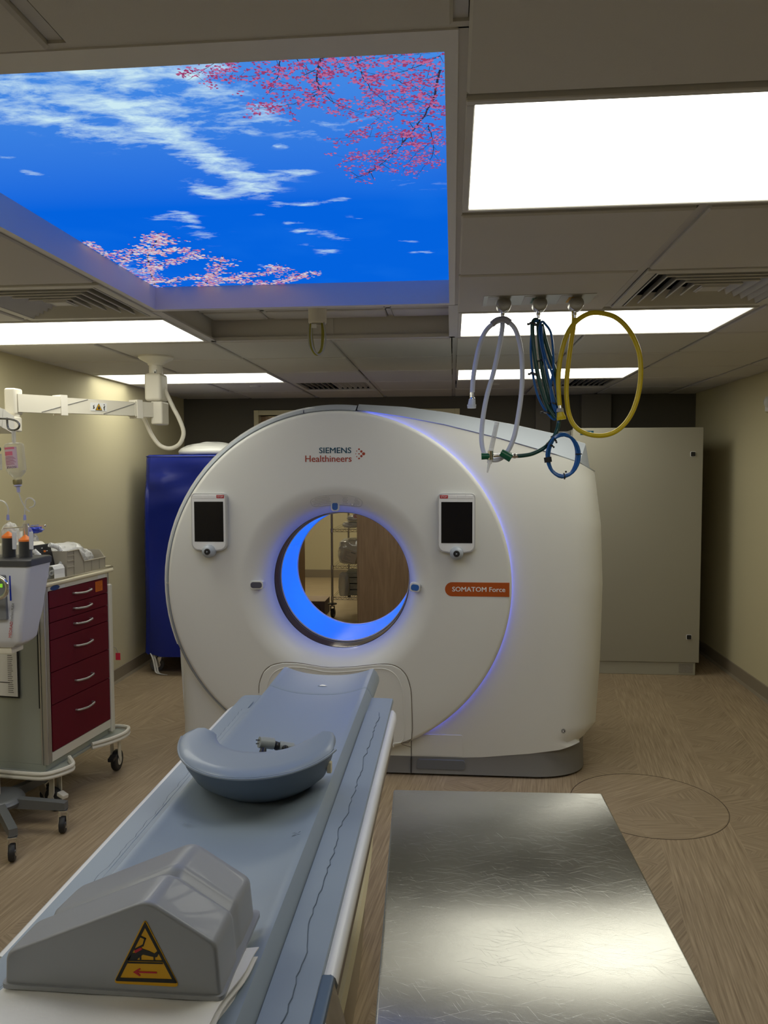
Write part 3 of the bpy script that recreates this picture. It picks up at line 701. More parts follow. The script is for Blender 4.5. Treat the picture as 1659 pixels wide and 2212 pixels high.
# ================================================================ CT SCANNER
YD = 3.90                     # plane of the front disc
GX, GZ, GR = -0.596, 1.000, 0.897
sc = thing('ct_scanner', 'big white ring shaped CT scanner with glowing blue tunnel', 'scanner', (GX, 4.4, 0))
def ang(x, z): return math.degrees(math.atan2(z-GZ, x-GX))
# front disc with the flared mouth
prof = [(0.368, YD+0.185)]
for i in range(0, 15):
    t_ = i/14*PI/2
    prof.append((0.370+0.150*(1-math.cos(t_)), YD+0.180*(1-math.sin(t_))))
prof += [(0.60, YD+0.0), (0.70, YD), (0.80, YD), (GR-0.02, YD+0.001), (GR-0.006, YD+0.006), (GR, YD+0.016), (GR-0.004, YD+0.03), (GR-0.03, YD+0.036)]
bm = new_bm(); lathe(bm, prof, (GX, 0, GZ), 'Y', 160); obj('front_disc', bm, WHITE, sc, True, angle=50)
bm = new_bm(); lathe(bm, [(GR-0.03, YD+0.037), (GR-0.012, YD+0.038), (GR-0.012, YD+0.050), (GR-0.03, YD+0.051)], (GX, 0, GZ), 'Y', 120, a0=-58, a1=80)
obj('led_edge', bm, LEDRING, sc, label='blue light line around the disc')
# tunnel
bm = new_bm(); lathe(bm, [(0.368, YD+0.184), (0.3655, YD+0.192), (0.364, YD+0.305), (0.360, YD+0.308)], (GX, 0, GZ), 'Y', 128); obj('tunnel_collar', bm, DARKRING, sc, True, label='dark glossy collar inside the mouth')
bm = new_bm(); lathe(bm, [(0.366, YD+0.306), (0.357, YD+0.307), (0.357, YD+0.318), (0.362, YD+0.320)], (GX, 0, GZ), 'Y', 128); obj('tunnel_rim', bm, RAILW, sc, True)
bm = new_bm(); lathe(bm, [(0.361, YD+0.319), (0.361, YD+0.760)], (GX, 0, GZ), 'Y', 128); obj('tunnel', bm, TUNNEL, sc, True, label='glowing blue tunnel lining')
bm = new_bm(); lathe(bm, [(0.361, YD+0.758), (0.356, YD+0.762), (0.356, YD+0.775), (0.368, YD+0.80), (0.42, YD+0.90), (0.55, YD+1.0), (0.70, YD+1.03)], (GX, 0, GZ), 'Y', 128); obj('rear_flare', bm, WHITE, sc, True)
# housing outline (x, z), counter-clockwise from the lower left
OUTR = [(-1.44, 0.075), (-0.38, 0.075), (0.153, 0.100), (0.40, 0.126), (0.55, 0.150), (0.66, 0.180), (0.735, 0.215), (0.762, 0.25), (0.782, 0.60), (0.790, 0.99), (0.778, 1.30), (0.742, 1.575), (0.64, 1.625), (0.51, 1.668), (0.231, 1.750), (-0.042, 1.820), (-0.25, 1.862), (-0.454, 1.893)]
OUTL = [(GX+0.93*math.cos(R(a)), GZ+0.93*math.sin(R(a))) for a in range(99, 204, 4)] + [(-1.480, 0.62), (-1.465, 0.30), (-1.45, 0.12)]
OUT = OUTR+OUTL
def ray_out(th, poly):
    dx, dz = math.cos(th), math.sin(th); best = None
    for i in range(len(poly)):
        ax, az = poly[i][0]-GX, poly[i][1]-GZ; bx, bz = poly[(i+1) % len(poly)][0]-GX, poly[(i+1) % len(poly)][1]-GZ
        ex, ez = bx-ax, bz-az; den = dx*ez-dz*ex
        if abs(den) < 1e-12: continue
        t = (ax*ez-az*ex)/den; u = (ax*dz-az*dx)/den
        if t > 0 and -1e-6 <= u <= 1+1e-6: best = t if best is None else max(best, t)
    return best
YP = YD+0.047                 # plane of the housing panel
RC = 0.20
def yfront(x, z):
    xr = 0.79 if z < 1.0 else 0.79-0.09*((z-1.0)/0.6)**2
    xr = ray_x(z); d = max(0.0, x-(xr-RC)); d = min(d, RC*0.985)
    y = YP+RC-math.sqrt(RC*RC-d*d)
    dl = max(0.0, (-1.46+0.10)-x); dl = min(dl, 0.099)
    if z < 0.66: y = max(y, YP+0.10-math.sqrt(0.01-dl*dl))
    return y
RIGHT = [(0.18, 0.70), (0.215, 0.735), (0.25, 0.762), (0.60, 0.782), (0.99, 0.790), (1.30, 0.778), (1.575, 0.742)]
def ray_x(z):
    if z <= 0.18: return 0.735
    if z >= 1.575: return 0.742
    for (a, xa), (b, xb) in zip(RIGHT, RIGHT[1:]):
        if a <= z <= b: return xa+(xb-xa)*(z-a)/(b-a)
    return 0.76
angs = set(range(0, 720)); angs = [a*0.5 for a in sorted(angs)]
extra = [ang(x, z) % 360 for x, z in OUTR+OUTL[-4:]]
angs = sorted(set(angs) | set(extra))
bm = new_bm(); rings = []
for a in angs:
    th = R(a); ro = ray_out(th, OUT); row = []
    for k in range(0, 25):
        r = 0.82+(ro-0.82)*k/24; x, z = GX+r*math.cos(th), GZ+r*math.sin(th); row.append((x, yfront(x, z), z))
    x, z = GX+(ro-0.004)*math.cos(th), GZ+(ro-0.004)*math.sin(th); row.append((x, row[-1][1]+0.010, z))
    rings.append(row)
loft(bm, rings+[rings[0]], close_ring=False); bmesh.ops.remove_doubles(bm, verts=bm.verts, dist=1e-5)
obj('front_panel', bm, WHITE, sc, True, angle=35)
bm = new_bm(); rings = []
for a in angs:
    th = R(a); ro = ray_out(th, OUT)-0.006; x, z = GX+ro*math.cos(th), GZ+ro*math.sin(th); y0 = yfront(x, z)+0.006
    rings.append([(x, y0, z), (x, y0+0.02, z), (x, 4.6, z), (x, YD+0.98, z), (GX+(ro-0.04)*math.cos(th), YD+1.03, GZ+(ro-0.04)*math.sin(th)), (GX+0.70*math.cos(th), YD+1.03, GZ+0.70*math.sin(th))])
loft(bm, rings+[rings[0]], close_ring=False); bmesh.ops.remove_doubles(bm, verts=bm.verts, dist=1e-5)
obj('housing_shell', bm, WHITE, sc, True, angle=30)
# silver band on the left and over the top, in three lengths
for a0, a1 in ((83.5, 100.4), (100.8, 179.8), (180.3, 232)):
    bm = new_bm()
    lathe(bm, [(GR+0.002, YD+0.020), (GR+0.006, YD+0.014), (GR+0.030, YD+0.055), (GR+0.036, YD+0.075), (GR+0.036, YD+0.34), (GR+0.02, YD+0.36), (GR+0.002, YD+0.06)], (GX, 0, GZ), 'Y', 60, a0=a0, a1=a1)
    obj('silver_band', bm, SILVER, sc, True, angle=35)
A_ = [(-0.49, 1.8985, YP-0.002), (-0.25, 1.862, YP), (-0.042, 1.821, YP), (0.231, 1.751, YP), (0.51, 1.669, YP+0.0), (0.64, 1.626, yfront(0.64, 1.62)), (0.740, 1.580, yfront(0.735, 1.57))]
B_ = [(-0.49, 1.934, YD+0.12), (-0.25, 1.920, YD+0.14), (-0.043, 1.894, YD+0.18), (0.309, 1.829, YD+0.20), (0.536, 1.777, YD+0.21), (0.698, 1.726, YD+0.24), (0.728, 1.590, YD+0.27)]
bm = new_bm()
rw = []
for a, b in zip(A_, B_): rw.append([(a[0], a[2], a[1]), (a[0]*0.96+b[0]*0.04, a[2]-0.004, a[1]+0.004), (b[0], b[2], b[1]), (b[0], b[2]+0.015, b[1]+0.004), (b[0]-0.0, YD+0.98, b[1]), (b[0], YD+0.98, a[1]-0.02)])
loft(bm, rw, close_ring=False); obj('silver_cap', bm, SILVER, sc, True, angle=30, label='silver sloping cap over the right shoulder')
# grey plinth
bm = new_bm()
pl = [(-1.34, YD+0.052), (0.42, YD+0.052)]
for i in range(1, 13):
    t_ = i/12*PI/2; pl.append((0.42+0.285*math.sin(t_), YD+0.052+0.22*(1-math.cos(t_))))
pl += [(0.705, YD+0.95), (-1.34, YD+0.95)]
loft(bm, [[(a-(0.0 if a < 0 else 0.0), b-0.024 if b < YD+0.9 else b, 0.012) for a, b in pl], [(a, b-0.004 if b < YD+0.9 else b, 0.10) for a, b in pl], [(a, b, 0.255) for a, b in pl]], True, True, True)
obj('plinth', bm, GREYB, sc, True, angle=50)
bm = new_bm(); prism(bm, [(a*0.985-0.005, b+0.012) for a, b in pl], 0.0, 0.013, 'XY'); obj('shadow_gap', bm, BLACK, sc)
bm = new_bm(); c0 = (-0.212,3.930,0.085)
box(bm, c0[0]-0.002, c0[0]+0.002, YD+0.026, YD+0.06, 0.012, 0.09)
box(bm, c0[0]-0.0015, c0[0]+0.0015, YP-0.0015, YP+0.01, 0.08, 0.20); obj('seam', bm, BLACK, sc)
bm = new_bm(); prism(bm, rrect(c0[0]+0.03, c0[0]+0.28, 0.035, 0.084, 0.015), YD+0.030, YD+0.06, 'XZ'); obj('foot_recess', bm, mat('recess_grey', (0.16, 0.17, 0.19), 0.5), sc)
# hatch in the lower middle
bm = new_bm(); prism(bm, rrect(c0[0]+0.002, 0.058, 0.100, 0.215, 0.015), YP-0.003, YP+0.01, 'XZ', 0.002); obj('hatch', bm, WHITE, sc, True)
# table docking cover with its rounded outline
top = [(-1.008,3.880,0.425),(-1.005,3.880,0.479),(-0.982,3.880,0.538),(-0.942,3.880,0.573),(-0.883,3.880,0.589),(-0.805,3.880,0.590),(-0.732,3.880,0.580),(-0.648,3.880,0.569),(-0.563,3.880,0.571),(-0.467,3.880,0.580),(-0.371,3.880,0.592),(-0.311,3.880,0.590),(-0.266,3.880,0.570),(-0.233,3.880,0.530),(-0.214,3.880,0.467),(-0.209,3.880,0.395)]
poly = [(p[0], p[2]) for p in top]
xr_ = poly[-1][0]; xl_ = poly[0][0]
n_ = 14
for i in range(n_+1):
    x = xr_+(xl_-xr_)*i/n_; poly.append((x, max(0.10, GZ-math.sqrt((GR-0.012)**2-(x-GX)**2))))
bm = new_bm(); prism(bm, poly, YD-0.006, YD+0.01, 'XZ', 0.004, 3); obj('docking_cover', bm, WHITE, sc, True)
cx_ = (xr_+xl_)/2
inner = [(cx_+(x-cx_)*0.90, z-0.022 if z > 0.30 else z+0.0) for x, z in poly[:18]]
bm = new_bm(); tube(bm, [(x, YD-0.006, z) for x, z in inner]+[(inner[-1][0], YD-0.006, 0.16)], 0.0030, 6, n=3); obj('cover_bead', bm, WHITE, sc, True)
bm = new_bm(); tube(bm, [(x*1.0+(0.0015 if x > cx_ else -0.0015), YD-0.0005, z+0.001) for x, z in poly[:18]]+[(xr_+0.0015, YD-0.0005, 0.16)], 0.0022, 6, n=3); obj('cover_seam', bm, mat('seam_brown', (0.20, 0.17, 0.13), 0.7), sc, True)
# speaker and microphone patch above the mouth
def flare_y(r):
    if r >= 0.52: return YD
    t_ = math.acos(max(-1, min(1, 1-(r-0.370)/0.150))); return YD+0.180*(1-math.sin(t_))
def on_disc(x, z, off=0.0):
    r = math.hypot(x-GX, z-GZ); return Vector((x, flare_y(max(r, 0.3705))-off, z))
bm = new_bm(); pts = []
for i in range(61):
    a = 90+17.5*math.cos(2*PI*i/60); r = 0.440+0.028*math.sin(2*PI*i/60)
    s_ = math.sin(2*PI*i/60); c_ = math.cos(2*PI*i/60)
    a = 90-17.5*math.copysign(abs(c_)**0.5, c_); r = 0.440+0.028*math.copysign(abs(s_)**0.6, s_)
    pts.append(on_disc(GX+r*math.cos(R(a)), GZ+r*math.sin(R(a)), 0.0005))
tube(bm, pts[:-1], 0.0012, 5, closed=True, n=1); obj('speaker_outline', bm, mat('speaker_groove', (0.45, 0.44, 0.43), 0.5), sc, True)
bm = new_bm()
for row in range(5):
    for k in range(34):
        a = 90-15.6+k*0.94+(0.47 if row % 2 else 0); r = 0.424+row*0.0082
        if 86.0 < a < 94.5 or (78.0 < a < 82.5): continue
        if abs(a-90) > 13.8 and row in (0, 4): continue
        p = on_disc(GX+r*math.cos(R(a)), GZ+r*math.sin(R(a)), 0.0006)
        cyl(bm, p+Vector((0, -0.0006, 0)), p+Vector((0, 0.002, 0)), 0.0019, seg=6)
obj('speaker_holes', bm, mat('hole_grey', (0.30, 0.31, 0.32), 0.6), sc, kind='stuff')
bm = new_bm(); p = on_disc(*[(-0.515,3.950,1.417)[i] for i in (0, 2)], 0.002); cyl(bm, p, p+Vector((0, .01, 0)), 0.006, seg=20); obj('round_button', bm, RAILW, sc, True)
bm = new_bm(); lathe(bm, [(0.0063, p.y-0.0005), (0.0078, p.y-0.0005), (0.0078, p.y+0.004)], (p.x, 0, p.z), 'Y', 20); obj('button_ring', bm, PRINTG, sc)
# laser windows
def laser(cpx, w_, h_, m_, lab, tilt=0, off=0.012):
    p = Vector(cpx)
    T = Matrix.Translation(p) @ Matrix.Rotation(R(tilt), 4, 'Y')
    bm = new_bm(); prism(bm, rrect(-w_/2-0.007, w_/2+0.007, -h_/2-0.007, h_/2+0.007, min(w_, h_)/2), -off, 0.03, 'XZ', 0.003, mat=T); f_ = obj('laser_window_frame', bm, WHITE, sc, True)
    bm = new_bm(); prism(bm, rrect(-w_/2, w_/2, -h_/2, h_/2, min(w_, h_)*0.42), -off-0.002, 0.0, 'XZ', 0.001, mat=T); obj('laser_window', bm, m_, f_, True, label=lab)
pa = (-0.607,3.980,1.406); pb = (-1.021,3.950,0.994); pc = (-0.191,3.950,0.990)
laser((pa[0], YD+0.075, pa[2]), 0.030, 0.040, BLUEW, 'blue laser window above the mouth', 0, 0.03)
laser((pb[0], YD+0.035, pb[2]), 0.060, 0.032, GREYW, 'dark laser window left of the mouth', 0, 0.02)
laser((pc[0], YD+0.035, pc[2]), 0.042, 0.032, BLUEW, 'blue laser window right of the mouth', 8, 0.02)
# control panels
def tablet(x0, x1, z0, z1, lab, mirror):
    yb = YD-0.028
    bm = new_bm()
    r = 0.022; pl_ = []
    for cx2, cz2, a in ((x1-r, z1-r, 0), (x0+r, z1-r, 90)):
        for i in range(7): t_ = R(a+15*i); pl_.append((cx2+r*math.cos(t_), cz2+r*math.sin(t_)))
    rr = 0.035
    for i in range(7): t_ = R(180+15*i); pl_.append((x0+rr+rr*math.cos(t_), z0+rr+0.008+rr*math.sin(t_)))
    pl_.append(((x0+x1)/2, z0-0.002))
    for i in range(7): t_ = R(270+15*i); pl_.append((x1-rr+rr*math.cos(t_), z0+rr+0.008+rr*math.sin(t_)))
    prism(bm, pl_, yb, YD+0.02, 'XZ', 0.004, 2); b_ = obj('control_panel', bm, mat('panel_silver', (0.55, 0.55, 0.55), 0.35, metal=0.2), sc, True, label=lab)
    cx2 = (x0+x1)/2; ins = 0.93
    bm = new_bm(); prism(bm, [(cx2+(x-cx2)*ins, (z0+z1)/2+(z-(z0+z1)/2)*0.955) for x, z in pl_], yb-0.0015, yb+0.004, 'XZ', 0.001); obj('panel_face', bm, RAILW, b_, True)
    bm = new_bm(); box(bm, x0+0.018, x1-0.016, yb-0.0024, yb, z1-0.252, z1-0.044, 0.0006, 1); obj('screen', bm, SCREEN, b_)
    W = (x1-x0-0.020)/4
    for k in range(4):
        red = (k == 0) if mirror else (k == 3)
        bx = x0+0.010+k*W
        bm = new_bm(); box(bm, bx+0.001, bx+W-0.001, yb-0.0024, yb, z1-0.027, z1-0.010, 0.001, 1); obj('button', bm, REDP if red else RAILW, b_)
        if red:
            bm = text_bm('STOP', 0.0125, Matrix.Translation((bx+W/2, yb-0.0027, z1-0.0225)) @ FACE_NY, 0.0002, 0.0001, 'CENTER'); obj('lettering', bm, PAPER, b_)
    kc = Vector((cx2, yb-0.004, z0+0.006))
    bm = new_bm(); lathe(bm, [(0.0, -0.030), (0.016, -0.030), (0.020, -0.026), (0.030, -0.022), (0.034, -0.012), (0.034, 0.02), (0, 0.02)], kc, 'Y', 32); k_ = obj('knob', bm, SILVER, b_, True, angle=60)
    bm = new_bm(); lathe(bm, [(0.0, -0.033), (0.014, -0.033), (0.0165, -0.030), (0.0165, -0.028)], kc, 'Y', 24); obj('knob_button', bm, BLACK, b_, True)
    bm = new_bm(); prism(bm, [(kc.x-0.0035, kc.z-0.005), (kc.x+0.0055, kc.z), (kc.x-0.0035, kc.z+0.005)], kc.y-0.0336, kc.y-0.033, 'XZ'); obj('play_mark', bm, SILVER, b_)
tablet(-1.350, -1.162, 1.170, 1.477, 'control panel left of the tunnel', False)
tablet(-0.074, 0.116, 1.168, 1.476, 'control panel right of the tunnel', True)
# lettering and badges on the disc
def on_face(s, x, z, size, m_, name='lettering', bold=0.0, wid=None, y=YD, align='LEFT'):
    bm = text_bm(s, size, Matrix.Identity(4), bold, 0.0003, align)
    if bold:
        for dx, dz in ((0.0012, 0.0), (0.0006, 0.0005)):
            c2 = bm.copy() if dx == 0.0012 else text_bm(s, size, Matrix.Identity(4), 0, 0.0003, align)
            bmesh.ops.translate(c2, vec=(dx, dz, -0.00005 if dz else 0.00005), verts=c2.verts); join_bm(bm, c2)
    xs = [v.co.x for v in bm.verts]; k = 1.0
    if wid: k = wid/(max(xs)-min(xs))
    bmesh.ops.transform(bm, matrix=Matrix.Translation((x, y-0.0006, z)) @ FACE_NY @ Matrix.Diagonal((k, 1, 1, 1)), verts=bm.verts)
    return obj(name, bm, m_, sc)
on_face('SIEMENS', -0.682, 1.680, 0.041, TEAL, bold=0.0002, wid=0.166)
on_face('Healthineers', -0.756, 1.636, 0.047, RUST, bold=0.0004, wid=0.240)
for px, pz, r in ((778, 971, 2.0), (773, 975, 1.2), (783, 976, 2.6), (788, 981, 3.4), (778, 981, 1.6), (771, 981, 1.0), (783, 986, 2.6), (773, 987, 1.2), (778, 991, 2.0)):
    x = GX+(px-726.5)*0.00236; z = 1.603-(pz-1012)*0.002352
    bm = new_bm(); cyl(bm, (x, YD-0.0006, z), (x, YD+0.001, z), 0.00235*r, seg=14); obj('logo_dot', bm, RUST, sc)
bx0, bx1 = -0.037, GX+math.sqrt(GR**2-0.04**2)-0.012; bz0, bz1 = 0.950, 1.022
pl_ = [(bx1, bz0)]+[(bx1, bz1)]
for i in range(13): t_ = R(90+15*i); pl_.append((bx0+0.036+0.036*math.cos(t_), (bz0+bz1)/2+0.036*math.sin(t_)))
bm = new_bm(); prism(bm, pl_, YD-0.001, YD+0.002, 'XZ'); obj('badge', bm, ORLAB, sc, label='orange name badge')
on_face('SOMATOM Force', -0.002, 0.975, 0.034, RAILW, bold=0.0002, wid=0.268, y=YD-0.001)
bm = new_bm(); p = (0.571,3.970,0.250); cyl(bm, (p[0], yfront(p[0], p[2])-0.001, p[2]), (p[0], yfront(p[0], p[2])+0.01, p[2]), 0.011, seg=24); obj('round_mark', bm, PRINTK, sc, True)
bm = new_bm(); lathe(bm, [(0.009, -0.0016), (0.0075, -0.0016)], (p[0], yfront(p[0], p[2]), p[2]), 'Y', 24); box(bm, p[0]-0.004, p[0]+0.002, yfront(p[0], p[2])-0.0016, yfront(p[0], p[2]), p[2]-0.004, p[2]+0.004); obj('mark_print', bm, PAPER, sc)

# ================================================================ PATIENT TABLE
TX = -0.5005; TZ = 0.75
tb = thing('patient_table', 'long blue-grey scanner table with hollowed padded top', 'patient table', (TX, 1.6, 0))
TY0, TY1 = 0.20, 2.79
bm = new_bm()     # deck : cross-section extruded along the room
def deck_ring(y, ex=0.0):
    return [(-0.785, y, TZ-0.012), (-0.783, y, TZ), (-0.765, y, TZ+0.001), (-0.698, y, TZ+0.002), (-0.6935, y, TZ-0.02), (-0.3075, y, TZ-0.02), (-0.303, y, TZ+0.002), (-0.235, y, TZ+0.001), (-0.218, y, TZ), (-0.216, y, TZ-0.012), (-0.24, y, TZ-0.055), (-0.76, y, TZ-0.055)]
loft(bm, [deck_ring(TY0), deck_ring(1.2), deck_ring(2.0), [(x*1.0, y+ (0.02 if x > -0.5 else 0.0), z) for x, y, z in deck_ring(TY1-0.02)], [(TX+(x-TX)*0.985, y, z-0.003) for x, y, z in deck_ring(TY1+0.012)]], True, True, True)
obj('deck', bm, PAD, tb, True, angle=30)
# pallet : shallow trough lying on the deck
def trough(y, zedge=0.0, thick=0.012, w0=0.204, dep=0.036):
    n = 40; topp = []; bot = []
    for i in range(n+1):
        s = -1+2*i/n; x = TX+s*w0
        z = TZ+0.006+dep*min(1.0, abs(s)/0.93)**2.4 + zedge
        if abs(s) > 0.87: u_ = (abs(s)-0.87)/0.13; z = TZ+0.002+(dep*0.855+0.004)*(1-u_*u_)+zedge
        topp.append((x, y, z)); bot.append((x, y, max(z-thick, TZ-0.018)))
    return topp+bot[::-1]
bm = new_bm(); ys = [TY0+0.02, 0.8, 1.4, 2.0, 2.6, 2.798]
loft(bm, [trough(y) for y in ys], True, True, True); obj('pallet', bm, PADL, tb, True, angle=35)
bm = new_bm(); loft(bm, [trough(2.803, -0.001, 0.030), trough(2.815, 0.002, 0.034), trough(2.95, 0.004, 0.034), trough(3.06, 0.004, 0.034), trough(3.075, -0.001, 0.030)], True, True, True)
he = obj('pallet_end', bm, PADL, tb, True, angle=35, label='hooked head end of the pallet')
bm = new_bm(); prism(bm, [(TX-0.018, 2.900), (TX+0.018, 2.900), (TX, 2.918)], TZ+0.0105, TZ+0.0112, 'XY'); prism(bm, [(TX-0.013, 2.902), (TX+0.013, 2.902), (TX, 2.915)], TZ+0.0105, TZ+0.0114, 'XY'); obj('arrow_mark', bm, FOAM, he)
# mattress edging strips with a worn wavy edge, lying on both flat borders
def wavy(x0, amp, side, seed):
    rr = random.Random(seed); pts = []; y = 0.6; x = x0; n = 120
    ys_ = [0.62+(2.62-0.62)*i/n for i in range(n+1)]; v = 0
    for q in ys_:
        v = 0.72*v+rr.uniform(-0.0045, 0.0045); pts.append((x0+side*amp*(0.5+0.5*math.sin(q*3.1))+v*0.8, q))
    return pts
for (xin, xo, sd, sg, nm) in ((-0.296, -0.262, 5, 1, 'worn clear edge of the mat on the right'), (-0.706, -0.728, 9, -1, 'worn clear edge of the mat on the left')):
    w_ = wavy(xo, 0.010, sg, sd); bm = new_bm()
    A = [bm.verts.new((xin, y, TZ+0.0075)) for x, y in w_]; Bq = [bm.verts.new((x, y, TZ+0.0035)) for x, y in w_]; Cq = [bm.verts.new((x+sg*0.0012, y, TZ+0.0012)) for x, y in w_]
    for i in range(len(w_)-1): bm.faces.new((A[i], A[i+1], Bq[i+1], Bq[i])); bm.faces.new((Bq[i], Bq[i+1], Cq[i+1], Cq[i]))
    obj('mat_edge', bm, PADL, tb, True, label=nm)
    bm = new_bm(); tube(bm, [(x+sg*0.0008, y, TZ+0.0022) for x, y in w_], 0.0011, 5, n=1); obj('edge_line', bm, mat('edge_dark', (0.10, 0.14, 0.19), 0.5), tb)
for x in (-0.722, -0.310):
    bm = new_bm(); tube(bm, [(x, 0.6, TZ+0.004), (x, 2.70, TZ+0.004)], 0.0022, 6, n=1); obj('seam_bead', bm, PAD, tb, True)
for s_, x, y in (('15', -0.63, 1.70), ('20', -0.36, 1.66), ('20', -0.350, 1.42), ('15', -0.63, 1.46)):
    bm = text_bm(s_, 0.024, Matrix.Translation((x, y, TZ+0.026)) @ Matrix.Rotation(R(12 if x < -0.5 else -12), 4, 'Y'), 0, 0.0002); obj('length_mark', bm, PAD, tb)
# white side rails
for sx, x in ((1, -0.216), (-1, -0.785)):
    bm = new_bm()
    for y0, y1 in ((1.245, 2.68),):
        rings = []
        for y, k in ((y0, 1), (y1-0.06, 1), (y1-0.02, 0.9), (y1, 0.6)):
            rings.append([(x+sx*a*k, y, TZ-0.005+b*k-0.004) for a, b in ((0.0, 0.0), (0.012, 0.002), (0.020, -0.004), (0.024, -0.016), (0.020, -0.030), (0.0, -0.042))])
        loft(bm, rings, True, True, True)
    obj('side_rail', bm, RAILW, tb, True, angle=50)
    bm = new_bm(); box(bm, x-0.006 if sx > 0 else x-0.010, x+0.010 if sx > 0 else x+0.006, 0.3, 2.66, TZ-0.115, TZ-0.045, 0.006); obj('under_rail', bm, mat('under_rail_grey', (0.30, 0.27, 0.24), 0.5), tb, True)  # under rail in one even grey-brown
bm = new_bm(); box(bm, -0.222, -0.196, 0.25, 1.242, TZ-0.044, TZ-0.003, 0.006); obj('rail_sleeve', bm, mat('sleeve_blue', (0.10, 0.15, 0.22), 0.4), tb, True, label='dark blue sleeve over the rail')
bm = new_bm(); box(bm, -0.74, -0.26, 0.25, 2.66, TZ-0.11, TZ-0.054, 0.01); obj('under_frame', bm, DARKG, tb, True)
# lower body : bowed cream cover on a grey foot
def bow(z, out, y0=0.5, y1=2.62, n=24, base=0.20):
    pts = []
    for i in range(n+1):
        s = -1+2*i/n; y = (y0+y1)/2+s*(y1-y0)/2; pts.append((TX+base+out*max(0.0, 1-s*s)**0.55, y, z))
    for i in range(n+1):
        s = 1-2*i/n; y = (y0+y1)/2+s*(y1-y0)/2; pts.append((TX-base-out*max(0.0, 1-s*s)**0.55, y, z))
    return pts
bm = new_bm(); loft(bm, [bow(0.335, 0.045, 1.0, 2.62, base=0.205), bow(0.375, 0.05, 0.98, 2.66, base=0.21), bow(0.388, 0.046, 0.99, 2.65, base=0.205), bow(0.392, 0.035, 1.02, 2.60, base=0.19)], True, True, True); obj('lower_cover', bm, CREAM, tb, True, angle=40, label='cream bowed lower cover')
bm = new_bm(); loft(bm, [bow(0.0, 0.03, 1.02, 2.55, base=0.19), bow(0.10, 0.035, 1.0, 2.57, base=0.195), bow(0.334, 0.04, 1.0, 2.60, base=0.20)], True, True, True); obj('foot_cover', bm, mat('foot_grey', (0.42, 0.36, 0.27), 0.5), tb, True, angle=40)
bm = new_bm(); loft(bm, [bow(0.392, 0.045, 1.1, 2.5, base=0.12), bow(0.64, 0.045, 1.1, 2.5, base=0.12)], True, True, True); obj('lift_bellows', bm, mat('bellows_beige', (0.45, 0.38, 0.27), 0.6), tb, True, angle=40)
# vinyl drape hanging at the near right
bm = new_bm(); rings = []
for k in range(24):
    y = 0.55+0.68*k/23; rings.append([(-0.196+0.014*math.sin(k*0.9+i*0.25)*min(1, i/4)+0.010*i*0.55, y+0.006*i*0.3, TZ-0.012-0.030*i) for i in range(14)])
loft(bm, rings, close_ring=False); obj('vinyl_drape', bm, GREYBAG, tb, True, label='dark clear vinyl drape hanging from the table edge')

# ---------------------------------------------------------------- crescent head rest
hr = thing('arm_rest', 'U-shaped blue-grey padded arm rest standing on the table', 'arm rest', (TX, 1.95, TZ))
def cres(y_c, z, rxo, ryo, rxi, ryi, n=40, a0=186, a1=354):
    o = []; inn = []
    for i in range(n+1):
        a = R(a0+(a1-a0)*i/n); o.append((TX+rxo*math.cos(a), y_c+ryo*math.sin(a), z)); inn.append((TX+rxi*math.cos(a), y_c+ryi*math.sin(a), z))
    return o, inn
HY = 1.985; zt = 0.872
prf = []       # section: list of (outer?, mix, z)
def crescent(levels, cap_top=True):
    """levels: (z, rxo, ryo, rxi, ryi) from the bottom up"""
    bm = new_bm(); n = 44; rows = []
    for i in range(n+1):
        a = R(183+(174)*i/n); e = 1-abs(i-n/2)/(n/2)
        c, s = math.cos(a), math.sin(a); sec = []
        end = min(1.0, (1-abs(2*i/n-1))*(9 if i < n/2 else 3.2)+0.2)**0.5
        for (z, rxo, ryo, rxi, ryi) in levels:
            rm, ym = (rxo+rxi)/2, (ryo+ryi)/2
            sec.append((TX+(rm+(rxo-rm)*end)*c, HY+(ym+(ryo-ym)*end)*s, z+zoff(i/n)))
        for (z, rxo, ryo, rxi, ryi) in levels[::-1]:
            rm, ym = (rxo+rxi)/2, (ryo+ryi)/2
            sec.append((TX+(rm+(rxi-rm)*end)*c, HY+(ym+(ryi-ym)*end)*s, z+zoff(i/n)))
        rows.append(sec)
    loft(bm, rows, True, True, True); return bm
def zoff(u): return 0.018*abs(2*u-1)**2
bm = crescent([(TZ+0.004, 0.125, 0.118, 0.110, 0.085), (TZ+0.022, 0.155, 0.150, 0.118, 0.088), (0.80, 0.188, 0.195, 0.125, 0.100), (0.84, 0.205, 0.235, 0.130, 0.110), (zt-0.004, 0.212, 0.252, 0.132, 0.114)])
obj('body', bm, mat('rest_shell', (0.125, 0.165, 0.22), 0.42), hr, True, angle=50)
bm = crescent([(zt-0.003, 0.213, 0.254, 0.130, 0.112), (zt+0.006, 0.217, 0.260, 0.127, 0.108), (zt+0.014, 0.208, 0.249, 0.134, 0.117), (zt+0.017, 0.190, 0.225, 0.150, 0.140)])
obj('pad_top', bm, FOAM, hr, True, angle=60)
bm = new_bm(); pts = [(TX+0.217*math.cos(R(a)), HY+0.260*math.sin(R(a)), zt+0.002+zoff((a-183)/174)) for a in range(188, 343, 3)]; tube(bm, pts, 0.0035, 8, n=2); obj('piping', bm, FOAM, hr, True)
bm = new_bm(); p = (TX+0.195, HY-0.085, zt-0.032); box(bm, p[0]-0.012, p[0], p[1]-0.006, p[1]+0.010, p[2]-0.014, p[2]+0.014, 0.002); obj('side_tag', bm, CREAM, hr)

